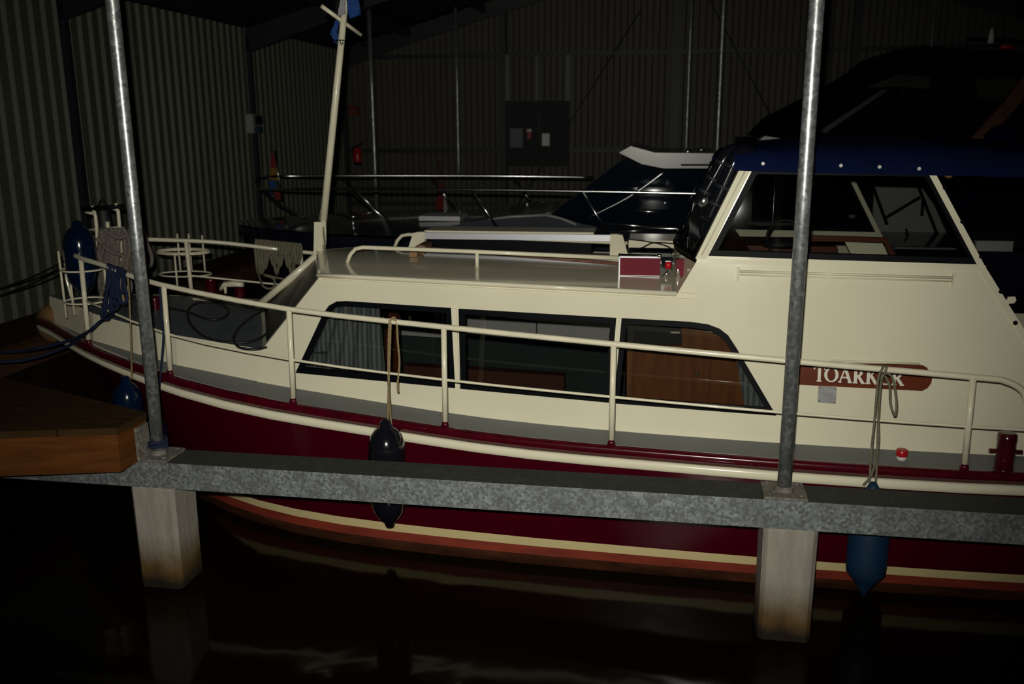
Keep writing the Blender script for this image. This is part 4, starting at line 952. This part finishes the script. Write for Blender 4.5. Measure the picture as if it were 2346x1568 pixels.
mb.tube([onv(282, 624, -1.0), onv(278, 650, -1.02), onv(284, 690, -1.02), onv(290, 688, -1.02), onv(292, 655, -1.02)], .008, 6, smooth_path=6)
solo(mb, 'short_line', M['tan_rope'], 'short tan line looped over the bow rail beside the blue coil', 'rope', Bw(*onv(284, 690, -1.02)), MB_)
for dy, lab in ((0, 'upper blue mooring line running from the bow to the left edge'), (22, 'lower sagging blue mooring line running from the bow to the left edge')):
    mb = MB(); z_e = ZJ+.02
    a = onv(262, 716, -.97); b = onz(0, 808+dy, z_e-.04 if 0 else .90); b2 = onz(-260, 812+dy, .90)
    mid = MBI @ b; mb.tube([a, onv(228, 738, -.95), onv(205, 758, -.93), onv(160, 780+dy*.5, -.75), onv(80, 800+dy*.9, -.55 if 0 else mid.y*.4-.45), mid, MBI @ b2], .009, 6, smooth_path=6)
    solo(mb, 'mooring_line', M['blue_rope'], lab, 'rope', Bw(*a), MB_, 'blue mooring lines')
for k_, (ya, yb, lab) in enumerate(((578, 662, 'upper dark mooring line leading left from the bow'), (592, 678, 'lower dark mooring line leading left from the bow'))):
    a = onv(186, ya, -.66); d = rb(0, yb); s_ = (UL+.1-c0.x)/d.x; b = c0+d*s_*.97
    mb = MB(); mb.tube([a, a.lerp(b, .5)+Vector((0, 0, -.02)), b], .008, 6, smooth_path=6); solo(mb, 'mooring_line', M['black_cable'], lab, 'rope', Bw(*a), MB_, 'dark mooring lines')
# coil on far rail
mb = MB(); vv = mir(Vector((-3.2, rv(-3.2), 1.45))).y
for i in range(14):
    xa = 588+i*6.8; dep = 55+25*math.sin(i*1.3)+ (25 if i in (0, 13) else 0); v2 = vv+random.uniform(-.035, .0)
    mb.tube([onv(xa, 548+i*.7, v2), onv(xa-3, 575, v2-.01), onv(xa+5, 548+dep, v2-.01), onv(xa+14, 575, v2-.01), onv(xa+10, 549+i*.7, v2)], .013, 6, smooth_path=6)
solo(mb, 'rope_coil', M['grey_rope'], 'grey-brown rope coil hanging on the far side bow rail', 'rope', Bw(*onv(635, 630, vv)), MB_)
mb = MB(); mb.tube([onv(588, 555, vv-.02), onv(590, 610, vv-.05), onv(602, 655, .6), onv(625, 660, .6), onv(628, 640, .6), onv(606, 630, .6), onv(668, 640, .7), onv(674, 600, vv-.03), onv(670, 560, vv-.02)], .009, 6, smooth_path=6)
solo(mb, 'short_line', M['grey_rope'], 'thin grey line trailing down from the far rope coil to the red bollards', 'rope', Bw(*onv(602, 655, .6)), MB_)
# black cable loops on the foredeck
def onfd(px, py): p = onzb(px, py, 1.09); p.z = fz(p.x)+.028+.03*math.sin(math.pi*min(1, max(0, (p.y+.98)/1.8))); return p
mb = MB(); P_ = [(385, 728), (430, 733), (480, 744), (515, 738), (523, 724), (500, 712), (460, 714), (434, 728), (436, 752), (470, 774), (530, 780), (590, 772), (640, 740)]
mb.tube([onfd(*p) for p in P_], .008, 6, smooth_path=6)
P_ = [(640, 712), (600, 722), (560, 745), (536, 770), (545, 787), (580, 790), (610, 785)]
mb.tube([onfd(*p) for p in P_], .008, 6, smooth_path=6)
solo(mb, 'black_cable', M['black_cable'], 'loops of black cable lying on the blue-grey foredeck', 'cable', Bw(*onfd(530, 780)), MB_)

# ------------------------------------------------------------------ SECOND BOAT: white yacht with chrome rails
DZ2 = 1.30
def gun2(u): return interp(u, [-4.9, -4.7, -4.2, -3.4, -2.2, -.5, 4.5], [3.6, 3.2, 2.85, 2.5, 2.25, 2.12, 2.12])
VC2 = 3.6
M['navy_hull'] = mat('navy_gelcoat', (.008, .010, .022), .12, coat=.8, var=.05)
y2 = thing('motor_yacht', 'dark-hulled motor yacht with white hardtop and chrome bow rails moored behind the cream cruiser', 'boat', Bw(0, VC2, 0), -YAW)
U2 = [-4.9, -4.8, -4.7, -4.45, -4.2, -3.8, -3.4, -2.8, -2.2, -1.4, -.5, .8, 2.2, 4.5]
rows = []
for z, k_, du in ((DZ2, 1, 0), (DZ2-.08, 1.01, 0), (.8, .93, .3), (.3, .84, .55), (-.3, .7, .8)):
    rows.append([Vector((u+du*math.exp(-(u+4.9)/1.2), VC2+(gun2(u)-VC2)*k_, z)) for u in U2])
mb = MB(); mb.grid(rows); mb.grid([[Vector((p.x, 2*VC2-p.y, p.z)) for p in r] for r in rows])
mb.add([r[-1] for r in rows]+[Vector((r[-1].x, 2*VC2-r[-1].y, r[-1].z)) for r in rows], [(i, i+1, i+6, i+5) for i in range(4)]); mb.build('hull', M['navy_hull'], y2, MB_)
M['dark_deck'] = mat('dark_gelcoat_deck', (.045, .052, .065), .15, coat=.6, var=.06)
mb = MB(); rows = [[Vector((u, gun2(u)+(2*(VC2-gun2(u)))*k_/8, DZ2+.02+.12*math.sin(math.pi*k_/8)*min(1, (u+5)/2))) for k_ in range(9)] for u in U2]; mb.grid(rows); mb.build('deck', M['dark_deck'], y2, MB_)
# coachroof
V1 = 2.75
def p2(x, y, v): return onv(x, y, v)
mb = MB(); a = [p2(1020, 520, V1), p2(1130, 500, V1), p2(1245, 492, V1), p2(1420, 520, V1), p2(1560, 545, V1), p2(1560, 560, V1), p2(1020, 545, V1)]
mb.prism(a, (0, 1.6, 0)); mb.build('coachroof', M['dark_deck'], y2, MB_)
mb = MB(); a = [p2(1130, 500, V1-.02), p2(1245, 493, V1-.02)]; mb.tube([p2(1120, 503, V1-.01), p2(1170, 497, V1-.01), p2(1248, 493, V1-.01)], .012, 8); mb.tube([p2(1248, 493, V1-.01), p2(1285, 500, V1-.01), p2(1320, 515, V1-.01)], .014, 8); mb.build('roof_moulding', M['gel'], y2, MB_)
mb = MB(); q = p2(1012, 496, 3.1); mb.box((q.x-.2, 2.95, q.z-.03), (q.x+.22, 3.35, q.z+.015)); mb.build('deck_hatch', M['alu'], y2, MB_)
# windscreen wedge: near side v=2.7
sl = [(1262, 492), (1432, 362), (1500, 388), (1700, 392), (1700, 560), (1560, 548), (1340, 515)]
mb = MB(); mb.prism([p2(x, y, 2.72) for x, y in sl], (0, 1.7, 0)); mb.build('window_band', M['yacht_glass'], y2, MB_)
for pts_, r_ in (([(1455, 483), (1485, 485), (1535, 485)], .012), ([(1518, 458), (1530, 473)], .008), ([(1380, 512), (1520, 522)], .009)):
    mb = MB(); mb.tube([p2(x, y, 2.69) for x, y in pts_], r_, 8); mb.build('sparkle_bar', M['chrome'], y2, MB_)  # small chrome bars added for sparkle on the dark glass
mb = MB(); mb.tube([p2(1345, 500, 2.69), p2(1440, 452, 2.69), p2(1530, 388, 2.69)], .009, 8, smooth_path=4)  # chrome tube standing in for the highlight along the window edge
mb.build('window_edge_glint', M['chrome'], y2, MB_)
mb = MB(); mb.tube([p2(1570, 470, 2.68), p2(1585, 450, 2.68), p2(1605, 400, 2.68)], .006, 6); mb.build('wiper', M['chrome'], y2, MB_)
mb = MB(); mb.prism([p2(x, y, 2.68) for x, y in ((1418, 350), (1445, 335), (1500, 350), (1660, 352), (1660, 386), (1520, 386), (1470, 376))], (0, 1.75, 0)); mb.build('hardtop', M['gel'], y2, MB_)
mb = MB(); mb.box((p2(1560, 380, 2.66).x, 2.655, p2(1560, 379, 2.66).z-.004), (p2(1660, 380, 2.66).x, 2.679, p2(1560, 377, 2.66).z+.004)); mb.build('hardtop_trim', M['rubber'], y2, MB_)
panel_px('white_seat', M['greywhite'], [(1400, 470), (1450, 440), (1540, 445), (1545, 500), (1400, 505)], 2.715, .003, None) if 0 else None
for x, y in ((1575, 347), (1606, 343)):
    mb = MB(); mb.tube([p2(x-4, y+6, 2.9), p2(x, y, 2.9), p2(x+10, y-1, 2.9)], .012, 8); mb.build('horn', M['chrome'], y2, MB_)
# rails
vr = 2.3
z_t = p2(1000, 437, vr).z
def tubeP(name, pts, r, m=M['chrome'], n=8, sm=0):
    mb = MB(); mb.tube(pts, r, n, smooth_path=sm); return mb.build(name, m, y2, MB_)
tubeP('bow_rail', [p2(592, 432, 3.5), p2(640, 434, 2.9), p2(760, 433, 2.5), p2(1000, 434, vr), p2(1300, 438, vr), p2(1600, 444, vr), p2(1660, 446, vr)], .014, sm=5)
tubeP('bow_rail', [p2(592, 405, 3.7), p2(640, 404, 4.2), p2(800, 403, 4.4), p2(1000, 403, 4.63), p2(1180, 404, 4.76), p2(1360, 407, 4.9)], .014, sm=5)
tubeP('bow_rail', [p2(592, 405, 3.65), p2(585, 415, 3.6), p2(592, 432, 3.5)], .014, sm=4)
tubeP('mid_rail', [p2(1200, 463, 4.9), p2(1290, 464, 4.9)], .008)
for (a, b, v_) in (((1080, 436), (1143, 526), vr), ((1334, 440), (1394, 536), vr), ((800, 434), (905, 520), vr+.15)):
    tubeP('rail_stanchion', [p2(*a, v_), p2(*b, v_-.02)], .013)
for (a, b, v_) in (((985, 404), (1042, 478), 4.9), ((1176, 406), (1228, 480), 4.9), ((780, 403), (880, 500), 4.6)):
    tubeP('rail_stanchion', [p2(*a, v_), p2(*b, v_-.02)], .013)
tubeP('bow_fairlead', [p2(600, 434, 3.5), p2(640, 470, 3.4), p2(700, 500, 3.2)], .018, M['frame_steel'])
tubeP('deck_cleat', [p2(797, 497, 2.8), p2(816, 497, 2.8)], .014)
tubeP('deck_cleat', [p2(808, 498, 2.8), p2(810, 528, 2.8)], .013)
tubeP('side_rail', [p2(1405, 522, 2.2), p2(1550, 524, 2.2), p2(1592, 566, 2.2)], .013)
tubeP('side_rail', [p2(1560, 516, 2.2), p2(1595, 570, 2.2)], .018)
panel_px('deck_trim', M['flag_yellow'], [(885, 521), (915, 520), (915, 524), (885, 525)], 2.6, .05, None) if 0 else None
# cockpit bulkhead seen through the wheelhouse window
V4 = 2.66
bk = MB(); bk.prism([p2(x, y, V4) for x, y in ((2004, 428), (2112, 431), (2140, 470), (2180, 560), (2172, 640), (2018, 640), (2014, 560), (2000, 490))], (0, .05, 0)); bk.build('cockpit_bulkhead', M['gel'], y2, MB_)
bk = MB(); bk.prism([p2(x, y, V4-.12) for x, y in ((2075, 545), (2180, 548), (2200, 590), (2205, 640), (2030, 640), (2035, 580))], (0, .11, 0)); bk.build('cockpit_locker', M['gel'], y2, MB_)
for a, b in (((2000, 427), (2032, 515)), ((2028, 500), (2108, 452)), ((2105, 430), (2150, 545)), ((2115, 455), (2112, 495))):
    mb = MB(); mb.tube([p2(*a, V4-.06), p2(*b, V4-.06)], .014, 8); mb.build('canopy_strut', M['rubber'], y2, MB_)
mb = MB(); mb.tube([p2(2075, 525, V4-.14), p2(2080, 535, V4-.14), p2(2074, 548, V4-.14)], .010, 6); mb.build('grab_handle', M['rubber'], y2, MB_)
# its white gunwale seen right of the cruiser's aft pillar
mb = MB(); a = p2(2238, 552, 2.0); b = p2(2322, 556, 2.0); mb.box((a.x, 2.0, a.z-.085), (b.x, 2.06, a.z)); mb.build('side_board', M['gel'], y2, MB_)
# flags on yacht
def staff(name, lab, p0, p1, v, m, fl, fm, cat='flag'):
    t = thing(name, lab, cat, tuple(Bw(*onv(*p0, v))), 0)
    mb = MB(); mb.tube([onv(*p0, v), onv(*p1, v)], .012, 8); mb.build('flagpole', m, t, MB_)
    for pts, mm_ in zip(fl, fm):
        f = flagcloth([onv(x, y, v+.02) for x, y in pts], 6, .01); f.build('flag_cloth', mm_, t, MB_)
staff('stern_flag', 'furled red, yellow and blue flag on a chrome staff left of the mast', (647, 462), (629, 345), 4.2, M['chrome'],
      [[(622, 350), (632, 352), (634, 385), (618, 385)], [(618, 385), (634, 385), (637, 415), (616, 412)], [(616, 415), (632, 412), (630, 440), (618, 445)], [(624, 440), (640, 430), (642, 460), (634, 458)]],
      [M['flag_red'], M['flag_yellow'], M['flag_blue'], M['flag_red']])
staff('stern_flag', 'furled red and white flag on a yellow-topped staff below the far rail', (1045, 556), (1003, 367), VB2, M['orange_wood'],
      [[(1006, 415), (1014, 430), (1016, 486), (998, 482)], [(1016, 440), (1020, 445), (1030, 484), (1016, 486)]],
      [M['flag_red'], M['flag_white']])

# ------------------------------------------------------------------ THIRD BOAT: dark sprayhood
V3 = 5.6; y3 = thing('sport_boat', 'dim boat with black sprayhood and white nose beyond the blue canopy', 'boat', Bw(3.5, V3+1, 0), -YAW)
def p3(x, y, v=V3): return onv(x, y, v)
a = p3(1755, 312); zd = a.z
mb = MB(); u0 = p3(1700, 340).x; rows = []
for z, kk in ((zd-.02, 1), (zd-.35, .96), (.3, .8), (-.3, .6)):
    rows.append([Vector((u, V3+1.1+(-1.1 if 1 else 0)*kk*w_, z)) for u, w_ in ((u0, .05), (u0+.2, .35), (u0+.7, .7), (u0+1.4, .92), (u0+2.4, 1), (u0+5, 1))])
mb.grid(rows); mb.grid([[Vector((p.x, 2*(V3+1.1)-p.y, p.z)) for p in r] for r in rows]); mb.grid([rows[0], [Vector((p.x, 2*(V3+1.1)-p.y, p.z)) for p in rows[0]]]); mb.build('hull', M['navy_hull'], y3, MB_)
mb = MB(); o_ = [(1748, 312), (1790, 268), (1880, 222), (1950, 188), (2020, 145), (2060, 112), (2110, 104), (2200, 112), (2420, 120), (2420, 180), (2250, 180), (2235, 235), (2160, 235), (2160, 178), (2040, 165), (1935, 205), (1840, 262), (1840, 318)]
o1 = [(1748, 312), (1790, 268), (1880, 222), (1950, 188), (2020, 145), (2060, 112), (2110, 104), (2200, 112), (2420, 120), (2420, 330), (1900, 332), (1820, 322)]
hole1 = [(1975, 205), (2050, 172), (2140, 176), (2140, 206), (2060, 200)]
polys = [[p3(*p) for p in o1]]
mb = MB(); mb.prism(polys[0], (0, 2.0, 0)); mb.build('sprayhood', M['dark_canvas'], y3, MB_)
M['haze_pane'] = mat('cloudy_pvc_pane', (.030, .028, .022), .25, var=.2)
for pp in ([(1985, 200), (2055, 172), (2130, 176), (2130, 204), (2050, 198)], [(2235, 182), (2330, 180), (2330, 225), (2290, 235), (2240, 222)]):
    mb = MB(); mb.prism([p3(x, y, V3-.008) for x, y in pp], (0, .006, 0)); mb.build('clear_pane', M['haze_pane'], y3, MB_)
mb = MB(); mb.prism([p3(x, y, V3-.02) for x, y in ((1878, 300), (2022, 205), (2032, 208), (1890, 306))], (0, .015, 0)); mb.build('windscreen_edge', M['frame_steel'], y3, MB_)
mb = MB(); mb.prism([p3(x, y, V3-.05) for x, y in ((1722, 336), (1752, 312), (1860, 328), (1880, 345), (1730, 345))], (0, .3, 0)); mb.build('nose_moulding', M['greywhite'], y3, MB_)
for x, y in ((2019, 209), (2068, 215), (2114, 221), (2160, 226), (2208, 232), (2187, 205)):
    mb = MB(); mb.lathe([(.012, 0), (.008, .008)], p3(x, y, V3-.001), axis=(0, -1, 0), n=8); mb.build('snap_button', M['chrome'], y3, MB_)
mb = MB(); mb.prism([onv(x, y, 4.9) for x, y in ((2225, 318), (2300, 235), (2420, 80), (2470, 80), (2300, 280), (2278, 318))], (0, .08, 0)); mb.build('folding_arch', M['orange_wood'], y3, MB_)
mb = MB(); q = onv(2300, 305, 4.6); mb.lathe([(.16, -.12), (.19, -.02), (.12, .06), (.04, .09)], q, n=20); mb.build('wheel_cover', M['navy_canvas'], y3, MB_)
mb = MB(); q = onv(2305, 108, V3+.5); mb.lathe([(.02, 0), (.05, .02), (.05, .05), (.02, .06)], q-Vector((0, 0, .03)), n=14, sy=.6)
mb.tube([q+Vector((-.07, 0, 0)), q, q+Vector((.09, 0, -.01))], .02, 8); mb.build('red_lamp', M['red'], y3, MB_)
mb = MB(); q = onv(2270, 90, V3+.5); mb.lathe([(.035, -.05), (.035, .02), (.02, .1), (.01, .13)], q, n=12); mb.build('white_horn', M['white'], y3, MB_)
mb = MB(); mb.tube([onv(2215, 115, V3+.5), onv(2215, 88, V3+.5), onv(2420, 95, V3+.5)], .012, 6); mb.tube([onv(2300, 80, V3+.5), onv(2305, 100, V3+.5)], .01, 6); mb.build('lamp_frame', M['frame_steel'], y3, MB_)

# ------------------------------------------------------------------ THINGS ON THE WALLS
VW = VB-.092
def pw(x, y, o=0): return onv(x, y, VW-o)
t = thing('electrical_board', 'large dark electrical board with grey boxes on the back wall', 'board', tuple(Bw(*pw(1232, 380))), -YAW)
a = pw(1160, 232); b = pw(1305, 380)
mb = MB(); mb.box((a.x, VW-.02-.10, b.z), (b.x, VW-.10, a.z)); mb.build('back_panel', M['dark_board'], t, MB_)
def bx(x0, y0, x1, y1, d, name, m):
    p, q = pw(x0, y0, .12), pw(x1, y1, .12); mb = MB(); mb.box((p.x, VW-.121-d, q.z), (q.x, VW-.121, p.z)); return mb.build(name, m, t, MB_)
fb_ = bx(1170, 294, 1200, 338, .10, 'fuse_box', M['grey_box']); bx(1243, 306, 1260, 334, .07, 'socket_box', M['white']); bx(1210, 303, 1218, 318, .09, 'red_socket', M['red']); bx(1209, 296, 1219, 302, .07, 'socket_lid', M['white'])
mb = MB(); mb.tube([pw(1214, 322, .15), pw(1216, 345, .15), pw(1232, 352, .15), pw(1250, 348, .15), pw(1252, 336, .15)], .006, 5, smooth_path=5); mb.build('cable', M['black_cable'], t, MB_)
for x, w_ in ((1163, .035), (1231, .02), (1302, .035)):
    p = pw(x, 126, .1); q = pw(x, 231, .1); mb = MB(); mb.box((p.x-w_, VW-.125, q.z), (p.x+w_, VW-.10, p.z)); mb.build('cable_duct', M['grey_box'], t, MB_)
mb = MB(); mb.tube([pw(1234, 231, .125), pw(1236, 330, .125)], .006, 5); mb.build('cable', M['grey_box'], t, MB_)
# fire sign, extinguisher
M['sign_red'] = mat('sign_red', (.12, .006, .004), .7, var=.03); M['sign_mark'] = mat('sign_mark', (.22, .08, .03), .5, var=.03)
t = thing('fire_sign', 'small square red fire equipment sign above the extinguisher', 'sign', tuple(Bw(*pw(811, 264))), -YAW)
p, q = pw(800, 243), pw(822, 264); mb = MB(); mb.box((p.x, VW-.012, q.z), (q.x, VW, p.z)); mb.build('sign_plate', M['sign_red'], t, MB_)
def sgn(x0, y0, x1, y1): 
    a, b = pw(x0, y0, .013), pw(x1, y1, .013); mb.box((a.x, VW-.0145, b.z), (b.x, VW-.0122, a.z))
mb = MB(); sgn(803, 253, 808, 262); sgn(804.5, 249, 806.5, 253); sgn(806, 248, 809, 250); sgn(813, 247, 814.5, 262); sgn(811.5, 251, 813, 254); sgn(815, 255, 819, 257); sgn(811, 259, 812.5, 262); mb.build('sign_symbol', M['sign_mark'], t, MB_)
t = thing('fire_extinguisher', 'red fire extinguisher hanging on the back wall near the left corner', 'extinguisher', tuple(Bw(*pw(820, 378))), -YAW)
p = pw(820, 378, .1); q = pw(820, 336, .1); h = q.z-p.z
mb = MB(); mb.lathe([(.045, 0), (.068, .012), (.068, .05)], p, n=20, mi=1); mb.lathe([(.068, .05), (.07, .06), (.07, h*.82), (.05, h*.92), (.02, h)], p, n=20, mi=0); mb.build('cylinder_body', [M['red'], M['rubber']], t, MB_)
mb = MB(); mb.tube([q, q+Vector((0, 0, .03)), q+Vector((.09, 0, .05))], .012, 6); mb.tube([q+Vector((-.01, 0, .01)), q+Vector((-.09, 0, -.02)), q+Vector((-.1, 0, -.18))], .010, 6, smooth_path=5); mb.build('valve_handle', M['rubber'], t, MB_)
# meter box on the left wall column
q = uatleft(588); d = rb(582, 284); P = c0+d*((q-.09-c0.y)/d.y)
t = thing('junction_box', 'pale electrical junction box on the steel column of the left wall', 'electrical box', tuple(Bw(P.x, P.y, P.z-.15)), -YAW)
a = onv(570, 262, P.y); b = onv(589, 305, P.y); mb = MB(); mb.box((a.x, P.y-.10, b.z), (b.x, P.y+.0, a.z)); mb.build('enclosure', M['box_grey'], t, MB_)
a = onv(590, 266, P.y); b = onv(602, 284, P.y); mb = MB(); mb.box((a.x, P.y-.08, b.z), (b.x, P.y, a.z)); mb.build('socket', M['rubber'], t, MB_)
a = onv(590, 291, P.y); b = onv(602, 304, P.y); mb = MB(); mb.box((a.x, P.y-.08, b.z), (b.x, P.y, a.z)); mb.build('socket', M['blue_fender'], t, MB_)
